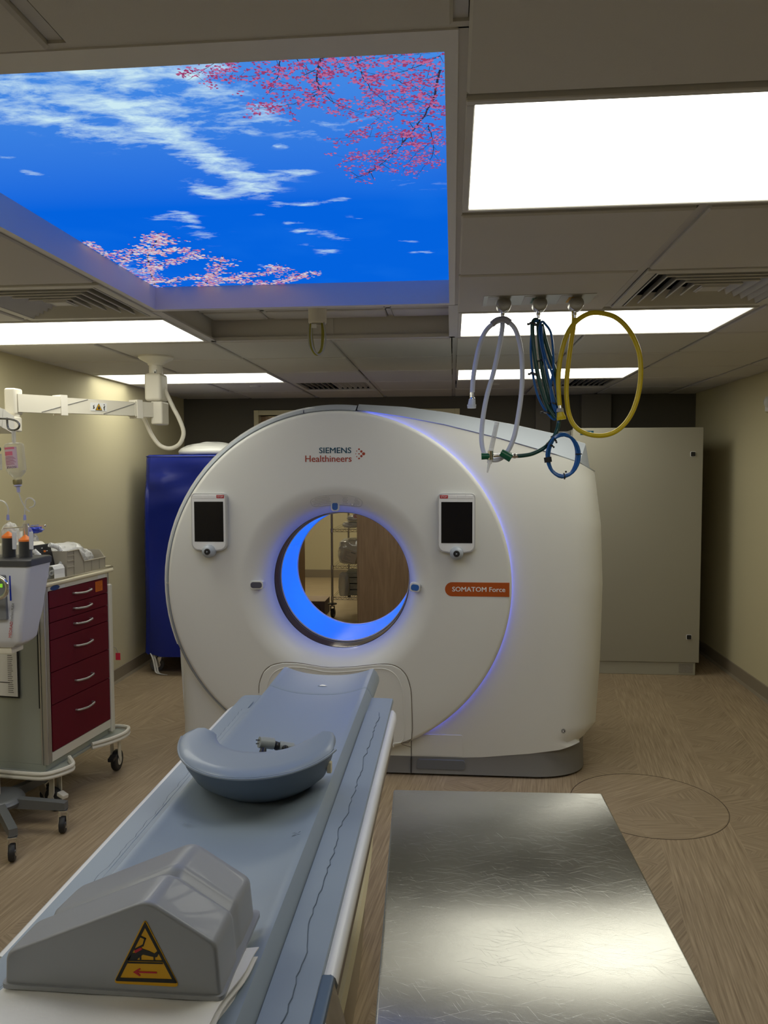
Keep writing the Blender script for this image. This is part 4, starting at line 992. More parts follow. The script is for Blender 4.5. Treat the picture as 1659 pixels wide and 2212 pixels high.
# ---------------------------------------------------------------- connector lying in the arm rest
el = thing('electrode_clip', 'grey and black cable clips lying inside the arm rest', 'connector', (-0.50, 2.0, TZ+0.01))
def P2(px, py): return None
a, b, c_, d_ = (-0.519,2.000,0.863), (-0.485,2.020,0.853), (-0.470,2.030,0.842), (-0.433,2.040,0.835)
bm = new_bm(); cyl(bm, a, b, 0.0150, 0.0155, 20, bev=0.002); obj('barrel', bm, mat('barrel_grey', (0.33, 0.35, 0.33), 0.4), el, True)
bm = new_bm(); cyl(bm, c_, d_, 0.0145, 0.0135, 20, bev=0.002); obj('barrel', bm, MATS['barrel_grey'], el, True)
bm = new_bm(); cyl(bm, b, c_, 0.009, 0.010, 14); p = (-0.476,2.020,0.846); ball(bm, p, 0.011, 12); obj('black_joint', bm, BLACK, el, True)
bm = new_bm(); p = (-0.505,1.990,0.848); q = (-0.504,1.970,0.836); cyl(bm, p, q, 0.0085, 0.0115, 14, bev=0.002); ball(bm, q, 0.0105, 12); obj('black_foot', bm, BLACK, el, True)
bm = new_bm(); p = (-0.452,2.020,0.840); ball(bm, p, 0.010, 12, (1, 0.8, 1)); obj('black_knob', bm, BLACK, el, True)
bm = new_bm(); p = (-0.426,2.040,0.836); ball(bm, p, 0.010, 12, (1.3, 0.8, 0.8)); obj('clear_tip', bm, CLEARB, el, True)
bm = new_bm()
for dz in (0.006, -0.004): cyl(bm, (a[0]-0.009, a[1], a[2]+dz), (a[0]+0.002, a[1], a[2]+dz), 0.0014, seg=6)
obj('pin', bm, BLACK, el)

# ================================================================ CASTER BUILDER (world coordinates)
def caster(parent, x, y, ztop, r=0.045, yaw=0.0, wheel=RUBBER, fork=CREAML, lab=None, hub=True, w=0.024, brake=None):
    T = Matrix.Translation((x, y, 0)) @ Matrix.Rotation(yaw, 4, 'Z')
    bm = new_bm()
    lathe(bm, [(0, 0), ], (0, 0, 0)) if False else None
    t = bmesh.new(); lathe(t, [(r*0.45, -w/2), (r*0.9, -w/2), (r, -w*0.3), (r, w*0.3), (r*0.9, w/2), (r*0.45, w/2), (r*0.45, -w/2)], (0, 0, 0), 'Y', 28)
    bmesh.ops.translate(t, vec=(0.02, 0, r+0.0005), verts=t.verts); join_bm(bm, t, T)
    c = obj('caster', bm, wheel, parent, True, label=lab)
    bm = new_bm(); t = bmesh.new()
    cyl(t, (0.02, -w/2-0.002, r), (0.02, w/2+0.002, r), r*0.46, seg=20)
    for s in (-1, 1): prism(t, [(-0.012, ztop-0.012), (0.018, ztop-0.012), (0.03, r+0.008), (0.024, r-0.010), (0.012, r-0.006), (-0.012, r*1.75)], s*(w/2+0.003), s*(w/2+0.007), 'XZ')
    box(t, -0.015, 0.02, -w/2-0.007, w/2+0.007, ztop-0.016, ztop-0.008, 0.002)
    cyl(t, (0, 0, ztop-0.012), (0, 0, ztop), 0.011, seg=14)
    join_bm(bm, t, T); f = obj('fork', bm, fork, c, True)
    if brake:
        bm = new_bm(); t = bmesh.new(); box(t, -0.050, -0.004, -0.016, 0.016, r*1.55, r*1.55+0.02, 0.004); join_bm(bm, t, T @ Matrix.Rotation(R(-12), 4, 'Y')); obj('brake_pedal', bm, brake, c, True)
    return c

# ================================================================ CRASH CART
ca = thing('medication_cart', 'grey wheeled medical cart with six maroon drawers', 'cart', (-1.862, 3.33, 0), R(-6.8), local=True)
CD = 0.56; CW = 0.53   # depth (towards the wall) and width
bm = new_bm(); box(bm, -CD, -0.012, 0.0, CW, 0.235, 1.062, 0.004)
obj('body', bm, CARTG, ca, True)
bm = new_bm()
for y0, y1 in ((-0.006, 0.008), (0.010, 0.019), (0.021, 0.030)): box(bm, -0.016, 0.006, y0, y1, 0.235, 1.062, 0.004, 3)
box(bm, -0.026, -0.019, -0.006, 0.004, 0.235, 1.062, 0.002)

obj('corner_post', bm, ALU, ca, True, label='ribbed aluminium corner post')
bm = new_bm(); box(bm, -0.055, 0.014, CW-0.012, CW+0.022, 0.215, 1.00, 0.008, 3); obj('corner_post', bm, CREAML, ca, True)
bm = new_bm(); cyl(bm, (-0.012, CW+0.004, 0.98), (-0.012, CW+0.004, 1.062), 0.013); obj('corner_rod', bm, ALU, ca, True)
bm = new_bm(); box(bm, -0.004, 0.006, 0.030, CW-0.012, 1.040-0.0, 1.064, 0.001, 1); obj('front_strip', bm, CREAML, ca)
bm = new_bm(); box(bm, -0.004, 0.005, 0.030, CW-0.012, 0.240, 0.284, 0.001, 1); obj('front_strip', bm, CREAML, ca)
bd = [1.040, 0.958, 0.892, 0.810, 0.659, 0.506, 0.286]
for k in range(6):
    z1, z0 = bd[k]-0.0016, bd[k+1]+0.0016
    bm = new_bm(); box(bm, -0.010, 0.008, 0.033, CW-0.016, z0, z1, 0.0018, 2); dr = obj('drawer', bm, DRAWER, ca, True)
    zc = z1-0.036-(z1-z0-0.08)*0.5 if k < 3 else z1-0.062-(0.02 if k > 3 else 0)
    if k == 5: zc = z1-0.075
    bm = new_bm(); tube(bm, [(0.006, 0.215, zc), (0.026, 0.222, zc), (0.032, 0.27, zc-0.004), (0.032, 0.30, zc-0.004), (0.026, 0.345, zc), (0.006, 0.352, zc)], 0.0052, 10, n=4); obj('handle', bm, ALU, dr, True)
    if k == 0:
        bm = new_bm(); box(bm, 0.0078, 0.0088, 0.405, 0.468, z1-0.060, z1-0.008); s_ = obj('orange_sticker', bm, ORSTK, dr)
        bm = new_bm()
        for q in range(6): box(bm, 0.0088, 0.0091, 0.410, 0.463-0.006*(q % 3), z1-0.0145-q*0.0078, z1-0.012-q*0.0078)
        obj('print_lines', bm, mat('orange_dark_print', (0.35, 0.05, 0.0), 0.6), dr)
bm = new_bm(); t = bmesh.new(); lathe(t, [(0, 0.0), (0.034, 0.0), (0.034, 0.0016), (0, 0.0016)], (0, 0, 0), 'X', 28); join_bm(bm, t, Matrix.Translation((0.006, 0.080, 1.0505)) @ Matrix.Diagonal((1, 1, 0.34, 1)))
obj('oval_badge', bm, mat('oval_badge_blue', (0.02, 0.06, 0.22), 0.4), ca)
bm = new_bm(); box(bm, 0.006, 0.0068, 0.118, 0.155, 1.044, 1.056); box(bm, 0.006, 0.0066, 0.43, 0.50, 1.043, 1.0605); obj('small_label', bm, PAPER, ca)
# top with a raised rim
bm = new_bm(); box(bm, -CD-0.02, 0.022, -0.03, CW+0.028, 1.064, 1.082, 0.007, 3); obj('top', bm, CREAM, ca, True)
bm = new_bm(); tube(bm, [(-CD-0.01, -0.02, 1.087), (0.012, -0.02, 1.087), (0.012, CW+0.018, 1.087), (-CD-0.01, CW+0.018, 1.087)], 0.0105, 10, closed=True, n=1); obj('top_rim', bm, CREAM, ca, True)
# side panel things (facing the camera)
bm = new_bm(); box(bm, -0.036, -0.031, -0.0015, 0.0, 0.50, 1.02); obj('hinge_slit', bm, BLACK, ca)
bm = new_bm(); box(bm, -0.44, -0.128, -0.012, -0.007, 0.545, 0.86, 0.001, 1); sg = obj('side_chart', bm, PRINTK, ca, label='printed chart in a black frame')
bm = new_bm(); box(bm, -0.43, -0.136, -0.0135, -0.012, 0.553, 0.85); ch = obj('sheet', bm, PAPER, sg)
bm = new_bm()
zz = 0.835
rr = random.Random(5)
for q in range(30):
    for cx3 in (-0.40, -0.27, -0.185):
        wv = rr.uniform(0.02, 0.075 if cx3 < -0.3 else 0.03); box(bm, cx3, cx3+wv, -0.0138, -0.0135, zz, zz+0.0024)
    if q % 5 == 0: box(bm, -0.265, -0.232, -0.0139, -0.0135, zz-0.003, zz+0.005)
    zz -= 0.0091
box(bm, -0.42, -0.175, -0.0139, -0.0135, 0.615, 0.619)
obj('print_lines', bm, PRINTK, sg)
# tubular loop handle on the near side and hook plate
bm = new_bm(); zc = 0.875; tube(bm, [(-0.10, -0.006, zc+0.018), (-0.06, -0.05, zc+0.018), (-0.012, -0.085, zc+0.005), (0.0, -0.088, zc-0.010), (-0.02, -0.08, zc-0.022), (-0.08, -0.04, zc-0.030), (-0.13, -0.006, zc-0.03)], 0.0085, 10, n=5); obj('loop_handle', bm, RAILW, ca, True, label='white tubular loop handle')
# base bumpers
bm = new_bm()
def bumper(path):
    tube(bm, [(x, y, z+0.011) for x, y, z in path], 0.0095, 8, n=4); tube(bm, [(x, y, z-0.009) for x, y, z in path], 0.0095, 8, n=4)
bumper([(-0.56, -0.060, 0.205), (-0.30, -0.062, 0.205), (-0.05, -0.062, 0.205), (0.030, -0.045, 0.205), (0.075, 0.03, 0.205), (0.074, 0.085, 0.205), (0.02, 0.135, 0.215)])
bumper([(0.012, 0.335, 0.205), (0.060, 0.42, 0.205), (0.085, 0.52, 0.205), (0.060, 0.60, 0.205), (0.0, 0.615, 0.205), (-0.10, 0.60, 0.205), (-0.4, 0.60, 0.205)])
obj('bumper', bm, CREAML, ca, True)
bm = new_bm()
prism(bm, [(-0.54, -0.055), (-0.05, -0.055), (0.03, -0.04), (0.065, 0.03), (0.065, 0.08), (0.02, 0.12), (0.0, 0.20), (0.0, 0.34), (0.055, 0.42), (0.075, 0.52), (0.05, 0.59), (0.0, 0.605), (-0.54, 0.60)], 0.192, 0.205, 'XY', 0.002); box(bm, -CD, -0.01, 0.0, CW, 0.205, 0.236)
obj('base_plate', bm, CARTG, ca)
for (x, y, yw, br, fk) in ((0.022, 0.53, R(100), BLACK, CREAML), (0.010, 0.045, R(160), CREAML, CREAML), (-0.48, 0.53, R(60), None, CREAML), (-0.48, 0.04, R(60), None, CREAML)):
    caster(ca, x, y, 0.192, 0.055, yw, RUBBER, fk, None, True, 0.03, br)
tg = thing('hanging_tag', 'small pink-red tag hanging from the far side of the cart', 'tag', (-1.775, 3.905, 0.72), local=False)
bm = new_bm(); c = (-1.772,3.900,0.609); box(bm, c[0]-0.013, c[0]+0.013, c[1]-0.001, c[1]+0.001, c[2]-0.022, c[2]+0.016, 0.0006); obj('tag', bm, REDT, tg)
bm = new_bm(); tube(bm, [(c[0], c[1], c[2]+0.014), (c[0]-0.006, c[1], c[2]+0.03), (c[0]-0.012, c[1], c[2]+0.042), (-1.800, 3.90, c[2]+0.05)], 0.0012, 6); obj('string', bm, PRINTG, tg)

# ---------------------------------------------------------------- things on the cart
CM = Matrix.Translation((-1.862, 3.33, 0)) @ Matrix.Rotation(R(-6.8), 4, 'Z')
def cart_obj(name, bm, m, parent, smooth=False, **k):
    bmesh.ops.transform(bm, matrix=CM, verts=bm.verts); return obj(name, bm, m, parent, smooth, **k)
ZC = 1.0825
mo = thing('defibrillator', 'black-faced defibrillator with coiled white cord on the cart', 'defibrillator', CM @ Vector((-0.17, 0.10, ZC)))
bm = new_bm(); prism(bm, [(-0.36, ZC+0.001), (-0.075, ZC+0.001), (-0.075, ZC+0.03), (-0.105, ZC+0.155), (-0.13, ZC+0.175), (-0.36, ZC+0.16)], 0.028, 0.190, 'XZ', 0.008, 2); cart_obj('case', bm, CREAML, mo, True)
T_ = Matrix.Translation((-0.084, 0.112, ZC+0.095)) @ Matrix.Rotation(R(-13), 4, 'Y')
bm = new_bm(); box(bm, -0.003, 0.004, -0.085, 0.085, -0.058, 0.070, 0.002, 1, mat=T_); fp = cart_obj('control_face', bm, BLACK, mo)
rr = random.Random(11)
for colr, n_, lab in ((ORSTK, 3, 'orange_key'), (PAPER, 13, 'white_key')):
    for q in range(n_):
        yy = (-0.02, 0.03, 0.03)[q] if n_ == 3 else -0.07+0.14*((q*5) % 13)/13; z2 = (0.015, 0.035, 0.0)[q] if n_ == 3 else -0.045+0.105*q/13
        bm = new_bm(); box(bm, 0.004, 0.0065, yy-0.008, yy+0.008, z2-0.0045, z2+0.0045, 0.001, 1, mat=T_) if n_ == 3 else box(bm, 0.004, 0.006, yy-0.005, yy+0.004, z2-0.002, z2+0.002, mat=T_)
        cart_obj(lab, bm, colr, fp)
bm = new_bm(); box(bm, 0.0, 0.005, -0.075, 0.085, -0.082, -0.064, 0.001, 1, mat=T_); cart_obj('teal_strip', bm, GREENL, fp)
def coil(path, R0, r, turns, nper=12):
    P_ = smooth_path(path, 10); L = [0]
    for i in range(1, len(P_)): L.append(L[-1]+(P_[i]-P_[i-1]).length)
    pts = []; N_ = turns*nper; u = None
    for k in range(N_+1):
        s = L[-1]*k/N_; i = max(1, min(len(P_)-1, next((j for j in range(len(L)) if L[j] >= s), len(P_)-1)))
        f = (s-L[i-1])/max(1e-9, L[i]-L[i-1]); c = P_[i-1].lerp(P_[i], f); d = (P_[i]-P_[i-1]).normalized()
        if u is None: _, u, v = basis(d)
        else: u = (u-d*u.dot(d)).normalized(); v = d.cross(u)
        a = 2*PI*k/nper; pts.append(c+(u*math.cos(a)+v*math.sin(a))*R0)
    b = bmesh.new(); tube(b, pts, r, 5, n=1); return b
b = coil([(-0.075, 0.16, ZC+0.16), (-0.055, 0.205, ZC+0.14), (-0.045, 0.215, ZC+0.09), (-0.045, 0.19, ZC+0.05), (-0.04, 0.12, ZC+0.028)], 0.0095, 0.0028, 34)
cart_obj('coiled_cord', b, RAILW, mo, True)
b = coil([(-0.075, 0.045, ZC+0.145), (-0.06, 0.070, ZC+0.11), (-0.055, 0.085, ZC+0.07), (-0.05, 0.085, ZC+0.04)], 0.0095, 0.0028, 22)
cart_obj('coiled_cord', b, RAILW, mo, True)
bm = new_bm(); t = bmesh.new(); lathe(t, [(0.014, -0.05), (0.014, 0.036), (0.027, 0.036), (0.031, 0.030), (0.031, -0.05), (0.014, -0.05)], (0, 0, 0), 'X', 24); join_bm(bm, t, Matrix.Translation((-0.035, 0.022, ZC+0.0325)) @ Matrix.Rotation(R(-25), 4, 'Z'))
cart_obj('white_roll', bm, RAILW, None, True, label='white roll with a dark hole in front of the defibrillator', cat='roll', kind=None)
bm = new_bm(); prism(bm, [(0.005, 0), (0.007, 0), (0.004, 0.045), (-0.004, 0.060), (-0.018, 0.062), (-0.030, 0.050), (-0.034, 0.002), (-0.036, 0.002), (-0.034, 0.052), (-0.02, 0.065), (-0.003, 0.063), (0.006, 0.047)], 0.105, 0.185, 'XZ')
bmesh.ops.translate(bm, vec=(-0.018, 0, ZC+0.001), verts=bm.verts)
cart_obj('paper_strip', bm, PAPER, None, False, label='curled white printer paper strip on the cart edge', cat='paper')
# beige sectioned bin
tr = thing('storage_bin', 'beige divided plastic bin full of bagged supplies on the cart', 'bin', CM @ Vector((-0.17, 0.37, ZC)))
bm = new_bm()
x0, x1, y0, y1 = -0.40, -0.010, 0.238, 0.528
prism(bm, [(y0, 0.001), (y1, 0.001), (y1, 0.060), (y0+0.10, 0.060), (y0+0.055, 0.125), (y0-0.035, 0.125), (y0-0.035, 0.001)], x1-0.004, x1, 'YZ')
prism(bm, [(y0-0.035, 0.001), (y1, 0.001), (y1, 0.11), (y0-0.035, 0.125)], x0, x0+0.004, 'YZ')
prism(bm, [(x0, 0.001), (x1, 0.001), (x1, 0.060), (x1-0.03, 0.10), (x0, 0.11)], y1-0.004, y1, 'XZ')
prism(bm, [(x0, 0.001), (x1, 0.001), (x1, 0.125), (x0, 0.125)], y0-0.039, y0-0.035, 'XZ')
box(bm, x0, x1, y0-0.035, y1, 0.0, 0.004)
bmesh.ops.translate(bm, vec=(0, 0, ZC), verts=bm.verts); cart_obj('bin_walls', bm, BEIGE, tr)
bm = new_bm()
for z in (0.045, 0.075, 0.100): box(bm, x1, x1+0.004, y0-0.033, y0+0.015, z, z+0.004)
for y in (y0+0.016,): box(bm, x1, x1+0.004, y, y+0.004, 0.0, 0.125)
for y in (y0+0.10, y0+0.165, y0+0.235): box(bm, x1, x1+0.003, y, y+0.003, 0.0, 0.060)
tube(bm, [(x1+0.002, y0-0.034, 0.124), (x1+0.002, y0+0.055, 0.125), (x1+0.002, y0+0.10, 0.061), (x1+0.002, y1, 0.061)], 0.0035, 6, n=1)
bmesh.ops.translate(bm, vec=(0, 0, ZC), verts=bm.verts); cart_obj('ribs', bm, BEIGE, tr)
# crumpled clear bags
def crumple(name, c, s, m_, seed, label, cat, parent=None, rot=0.0, amp=0.25, sub=4, g=None):
    b = bmesh.new(); bmesh.ops.create_icosphere(b, subdivisions=sub, radius=1.0); q = random.Random(seed)
    ks = [(Vector((q.uniform(-1, 1), q.uniform(-1, 1), q.uniform(-1, 1))).normalized(), q.uniform(3, 9), q.uniform(0, 6)) for _ in range(10)]
    for v in b.verts:
        n_ = sum(abs(math.sin(v.co.dot(d)*f+p)) for d, f, p in ks)/10-0.6
        v.co *= (1+amp*n_*1.6)
        v.co.z = max(v.co.z, -0.75)
    bmesh.ops.transform(b, matrix=Matrix.Translation(c) @ Matrix.Rotation(rot, 4, 'Z') @ Matrix.Diagonal((s[0], s[1], s[2], 1)), verts=b.verts)
    bmesh.ops.transform(b, matrix=CM, verts=b.verts)
    return obj(name, b, m_, parent, True, label=label, cat=cat, group=g, angle=25)
crumple('supply_bag', (-0.10, 0.335, ZC+0.098), (0.075, 0.105, 0.055), CLEARB, 4, 'long clear plastic bag of tubing lying over the bin', 'bag')
crumple('supply_bag', (-0.085, 0.425, ZC+0.070), (0.060, 0.060, 0.045), CLEARB, 8, 'small crumpled clear bag at the far end of the bin', 'bag')
crumple('supply_bag', (-0.26, 0.235, ZC+0.165), (0.05, 0.075, 0.050), CLEARB, 15, 'crumpled clear bag between defibrillator and bin', 'bag')
crumple('supply_bag', (-0.22, 0.08, ZC+0.215), (0.035, 0.045, 0.055), CLEARB, 21, 'peaked clear bag standing on the defibrillator', 'bag')
crumple('packed_pouch', (-0.095, 0.305, ZC+0.058), (0.065, 0.095, 0.035), PURPLE, 5, 'dark purple pouch inside the beige bin', 'pouch')
crumple('white_pouch', (-0.20, 0.40, ZC+0.105), (0.09, 0.085, 0.035), PAPER, 6, 'flat white pouch on top of the bin contents', 'pouch')
crumple('blue_mask', (-0.22, 0.245, ZC+0.222), (0.024, 0.060, 0.022), BLUEP, 9, 'bright blue plastic piece lying on the bags', 'plastic part', amp=0.6)

# ================================================================ CONTRAST INJECTOR ON ITS STAND
ij = thing('contrast_injector', 'pale blue injector head on a wheeled grey stand by the cart', 'injector', (-2.03, 3.19, 0))
hub = Vector((-2.03, 3.19, 0.115))
bm = new_bm(); lathe(bm, [(0.0, 0.152), (0.090, 0.150), (0.112, 0.140), (0.120, 0.126), (0.114, 0.112), (0.0, 0.110)], (hub.x, hub.y, 0), seg=40); obj('base_hub', bm, BASEG, ij, True)
for k, (x, y) in enumerate(((-1.715, 3.19), (-1.80, 2.935), (-1.965, 3.47), (-2.30, 3.32), (-2.22, 2.96))):
    d = Vector((x, y, 0))-Vector((hub.x, hub.y, 0)); L = d.length; a = math.atan2(d.y, d.x)
    T = Matrix.Translation((hub.x, hub.y, 0.122)) @ Matrix.Rotation(a, 4, 'Z')
    bm = new_bm(); rings = []
    for q, hh in ((0.03, 0.024), (L-0.02, 0.018), (L+0.012, 0.016)): rings.append([T @ Vector((q, sy*0.017, -0.008*(q/L)+sz*hh)) for sy, sz in ((-1, -1), (1, -1), (1, 1), (-1, 1))])
    loft(bm, rings, True, True, True); bevel_all(bm, 0.003, 2, 60); leg = obj('base_leg', bm, BASEG, ij, True)
    T2 = T @ Matrix.Translation((L-0.006, 0, 0))
    yw = a+(R(-75) if k != 1 else R(-20))
    w_ = caster(leg, x, y, 0.104, 0.036, yw, RUBBER, CHROME, None, True, 0.024)
cl = Vector((-2.03, 3.19, 0))
bm = new_bm(); cyl(bm, (cl.x, cl.y, 0.14), (cl.x, cl.y, 1.02), 0.019, seg=20); obj('stand_column', bm, CREAML, ij, True)
# head : tapered housing
HXc, HYc = -1.868, 3.02
def hring(z, xl, xr, yf, yb, r=0.018):
    return [(x, y, z) for x, y in rrect(xl, xr, yf, yb, r, 4)]
bm = new_bm()
loft(bm, [hring(0.885, HXc-0.10, -1.768, 2.975, 3.09, 0.02), hring(0.90, HXc-0.115, -1.757, 2.965, 3.10), hring(0.96, HXc-0.12, -1.748, 2.955, 3.11), hring(1.0, HXc-0.12, -1.738, 2.952, 3.115), hring(1.10, HXc-0.125, -1.722, 2.948, 3.12), hring(1.208, HXc-0.13, -1.700, 2.945, 3.12)], True, True, True)
hd = obj('head', bm, INJ, ij, True, angle=40)
bm = new_bm(); loft(bm, [hring(0.868, HXc-0.07, -1.79, 2.985, 3.08, 0.02), hring(0.886, HXc-0.10, -1.767, 2.974, 3.09, 0.02)], True, True, True); obj('head_foot', bm, INJ, hd, True)
bm = new_bm(); box(bm, HXc-0.05, HXc+0.055, 2.99, 3.08, 0.838, 0.868, 0.006); obj('head_bracket', bm, CREAML, ij, True)
bm = new_bm(); tube(bm, [(HXc-0.0, 3.06, 0.85), (HXc-0.08, 3.12, 0.87), (-2.03, 3.19, 0.90)], 0.016, 12); obj('support_arm', bm, CREAML, ij, True)
bm = new_bm(); loft(bm, [hring(1.209, HXc-0.135, -1.697, 2.940, 3.125), hring(1.232, HXc-0.137, -1.696, 2.938, 3.127), hring(1.238, HXc-0.13, -1.700, 2.945, 3.12)], True, True, True); obj('dark_lid', bm, DARKG, hd, True)
bm = new_bm(); box(bm, HXc-0.125, -1.800, 2.938, 2.958, 0.99, 1.175, 0.006); pn = obj('front_plate', bm, mat('plate_grey', (0.20, 0.21, 0.23), 0.4), hd, True)
bm = new_bm(); box(bm, HXc-0.06, -1.812, 2.936, 2.939, 1.125, 1.140); obj('green_display', bm, DISPG, pn)
bm = new_bm(); box(bm, HXc-0.10, -1.806, 2.9365, 2.939, 1.160, 1.166); obj('dark_slot', bm, BLACK, pn)
bm = new_bm(); tube(bm, [(-1.88, 2.945, 1.178), (-1.87, 2.91, 1.178), (-1.81, 2.895, 1.176), (-1.775, 2.895, 1.158), (-1.766, 2.895, 1.128), (-1.780, 2.895, 1.098), (-1.815, 2.895, 1.086), (-1.87, 2.91, 1.090), (-1.88, 2.945, 1.092)], 0.0085, 12, n=6); obj('chrome_handle', bm, CHROME, hd, True)
for s_, m_, z, sz in (('MEDRAD', REDP, 0.915, 0.017), ('Stellant FLEX', PRINTG, 0.985, 0.014)):
    bm = text_bm(s_, sz, Matrix.Translation((-1.803+0.012+(z-0.915)*0.14, 2.953-(z-0.9)*0.07, z)) @ FACE_NY @ Matrix.Rotation(R(82), 4, 'Z'), 0.0003, 0.0002); obj('lettering', bm, m_, hd)
bm = new_bm(); box(bm, -1.788, -1.782, 2.9460, 2.9482, 1.07, 1.19); obj('blue_stripe', bm, BLUEP, hd)
# syringes
for sx, lab in ((-1.836, 'left'), (-1.763, 'right')):
    by = 3.03; z0 = 1.238; zl = 0.0 if lab == 'right' else 0.014
    bm = new_bm(); lathe(bm, [(0.0290, z0), (0.0290, z0+0.105), (0.0265, z0+0.112), (0.006, z0+0.142), (0.0045, z0+0.156)], (sx, by, 0), seg=32); sy = obj('syringe_barrel', bm, CLEAR, ij, True)
    bm = new_bm(); lathe(bm, [(0, z0+0.066+zl), (0.025, z0+0.066+zl), (0.0255, z0+0.001), (0, z0+0.001)], (sx, by, 0), seg=28); obj('plunger', bm, BLACK, sy, True)
    bm = new_bm(); lathe(bm, [(0.003, z0+0.093+zl), (0.0265, z0+0.074+zl), (0.0268, z0+0.0665+zl), (0.0, z0+0.0665+zl)], (sx, by, 0), seg=28); obj('orange_plunger_head', bm, ORANGE, sy, True)
    bm = new_bm(); cyl(bm, (sx, by, z0+0.154), (sx, by, z0+0.176), 0.0062, 0.0050, 14); obj('tube_connector', bm, mat('violet_connector', (0.35, 0.38, 0.75), 0.3), sy, True)
    bm = new_bm(); box(bm, sx+0.031, sx+0.049, by-0.028, by-0.024, z0+0.035, z0+0.108, 0.003); obj('side_scale', bm, INJ, sy, True)
    bm = new_bm()
    if lab == 'right': pts = [(sx, by, z0+0.174), (sx+0.002, by, z0+0.205), (sx+0.014, by-0.01, z0+0.238), (sx+0.038, by-0.02, z0+0.246), (sx+0.056, by-0.02, z0+0.232), (sx+0.052, by-0.02, z0+0.214), (sx+0.028, by-0.01, z0+0.206)]
    else: pts = [(sx, by, z0+0.174), (sx+0.002, by, z0+0.20), (sx-0.01, by, z0+0.226), (sx-0.04, by, z0+0.236), (sx-0.10, by, z0+0.235), (sx-0.2, by, z0+0.20)]
    tube(bm, pts, 0.0032, 8); obj('clear_tube', bm, CLEARB, sy, True)
bm = new_bm(); cyl(bm, (-1.80, 3.10, 1.15), (-1.80, 3.10, 1.372), 0.0125, seg=18); cyl(bm, (-1.90, 3.10, 1.352), (-1.715, 3.10, 1.364), 0.0026, seg=8); ball(bm, (-1.715, 3.10, 1.364), 0.005, 8); obj('chrome_crossbar', bm, CHROME, ij, True)
# bottle pole and bottle
bm = new_bm(); cyl(bm, (-2.045, 3.14, 0.95), (-2.045, 3.06, 1.818), 0.008, seg=12); tube(bm, [(-2.045, 3.06, 1.813), (-1.92, 3.02, 1.811), (-1.84, 3.00, 1.809), (-1.795, 3.0, 1.806), (-1.767, 3.0, 1.797), (-1.757, 3.0, 1.781), (-1.766, 3.0, 1.766), (-1.790, 3.0, 1.762), (-1.806, 3.0, 1.773), (-1.809, 3.0, 1.812)], 0.0042, 10, n=6)
obj('bottle_hook_rod', bm, mat('dark_steel', (0.20, 0.20, 0.21), 0.2, metal=1.0), ij, True)
bo = thing('contrast_bottle', 'upside-down clear bottle with pink label hanging from a hook', 'bottle', (-1.778, 3.0, 1.56))
TB = Matrix.Translation((-1.778, 3.0, 1.636)) @ Matrix.Rotation(R(-4), 4, 'Y')
def tb_lathe(prof, seg=36):
    b = bmesh.new(); lathe(b, prof, (0, 0, 0), seg=seg); bmesh.ops.transform(b, matrix=TB, verts=b.verts); return b
obj('glass', tb_lathe([(0.0, 0.074), (0.024, 0.074), (0.034, 0.070), (0.038, 0.060), (0.038, -0.036), (0.034, -0.048), (0.018, -0.066), (0.0135, -0.070), (0.0135, -0.078)]), GLASS, bo, True)
obj('liquid_level', tb_lathe([(0.0, -0.040), (0.0335, -0.040), (0.033, -0.0475), (0.017, -0.0655), (0.0, -0.067)]), clear('contrast_liquid', (0.8, 0.78, 0.62), 0.03, 0.18), bo, True)
obj('cap', tb_lathe([(0.0, -0.076), (0.0165, -0.076), (0.0175, -0.080), (0.0175, -0.092), (0.0150, -0.096), (0.0, -0.096)]), mat('cap_olive', (0.30, 0.26, 0.13), 0.4, metal=0.5), bo, True)
obj('spike', tb_lathe([(0.0, -0.096), (0.013, -0.097), (0.016, -0.102), (0.007, -0.106), (0.0065, -0.128), (0.0, -0.129)]), mat('lilac_spike', (0.45, 0.45, 0.72), 0.4), bo, True)
b = bmesh.new(); lathe(b, [(0.0385, 0.056), (0.0385, -0.030)], (0, 0, 0), seg=18, a0=232, a1=312); bmesh.ops.transform(b, matrix=TB, verts=b.verts); lb = obj('bottle_label', b, mat('label_pale', (0.70, 0.52, 0.60), 0.6), bo, True)
b = bmesh.new(); lathe(b, [(0.0389, 0.038), (0.0389, 0.022)], (0, 0, 0), seg=14, a0=236, a1=288); lathe(b, [(0.0389, 0.055), (0.0389, 0.047)], (0, 0, 0), seg=14, a0=234, a1=300); bmesh.ops.transform(b, matrix=TB, verts=b.verts); obj('pink_block', b, PINK, lb, True)
b = bmesh.new()
for q in range(8): lathe(b, [(0.0390, 0.018-q*0.0045), (0.0390, 0.0165-q*0.0045)], (0, 0, 0), seg=12, a0=236, a1=290+(q % 3)*6)
bmesh.ops.transform(b, matrix=TB, verts=b.verts); obj('print_lines', b, mat('magenta_print', (0.30, 0.03, 0.12), 0.6), lb)
bm = text_bm('ISOVUE', 0.0125, Matrix.Identity(4), 0.0003, 0.0001, 'CENTER')
for v in bm.verts:
    a = R(272)-v.co.x/0.0392; v.co = TB @ Vector((0.0392*math.cos(a), 0.0392*math.sin(a), -0.0235-v.co.y+0.002))
obj('lettering', bm, PRINTK, lb)
bm = new_bm(); tube(bm, [TB @ Vector((0, 0, 0.072)), TB @ Vector((0.001, 0, 0.09)), (-1.782, 3.0, 1.752), (-1.785, 3.0, 1.764)], 0.0035, 6); box(bm, -1.790, -1.774, 2.998, 3.002, 1.712, 1.758); obj('hanger_strap', bm, CLEARB, bo)
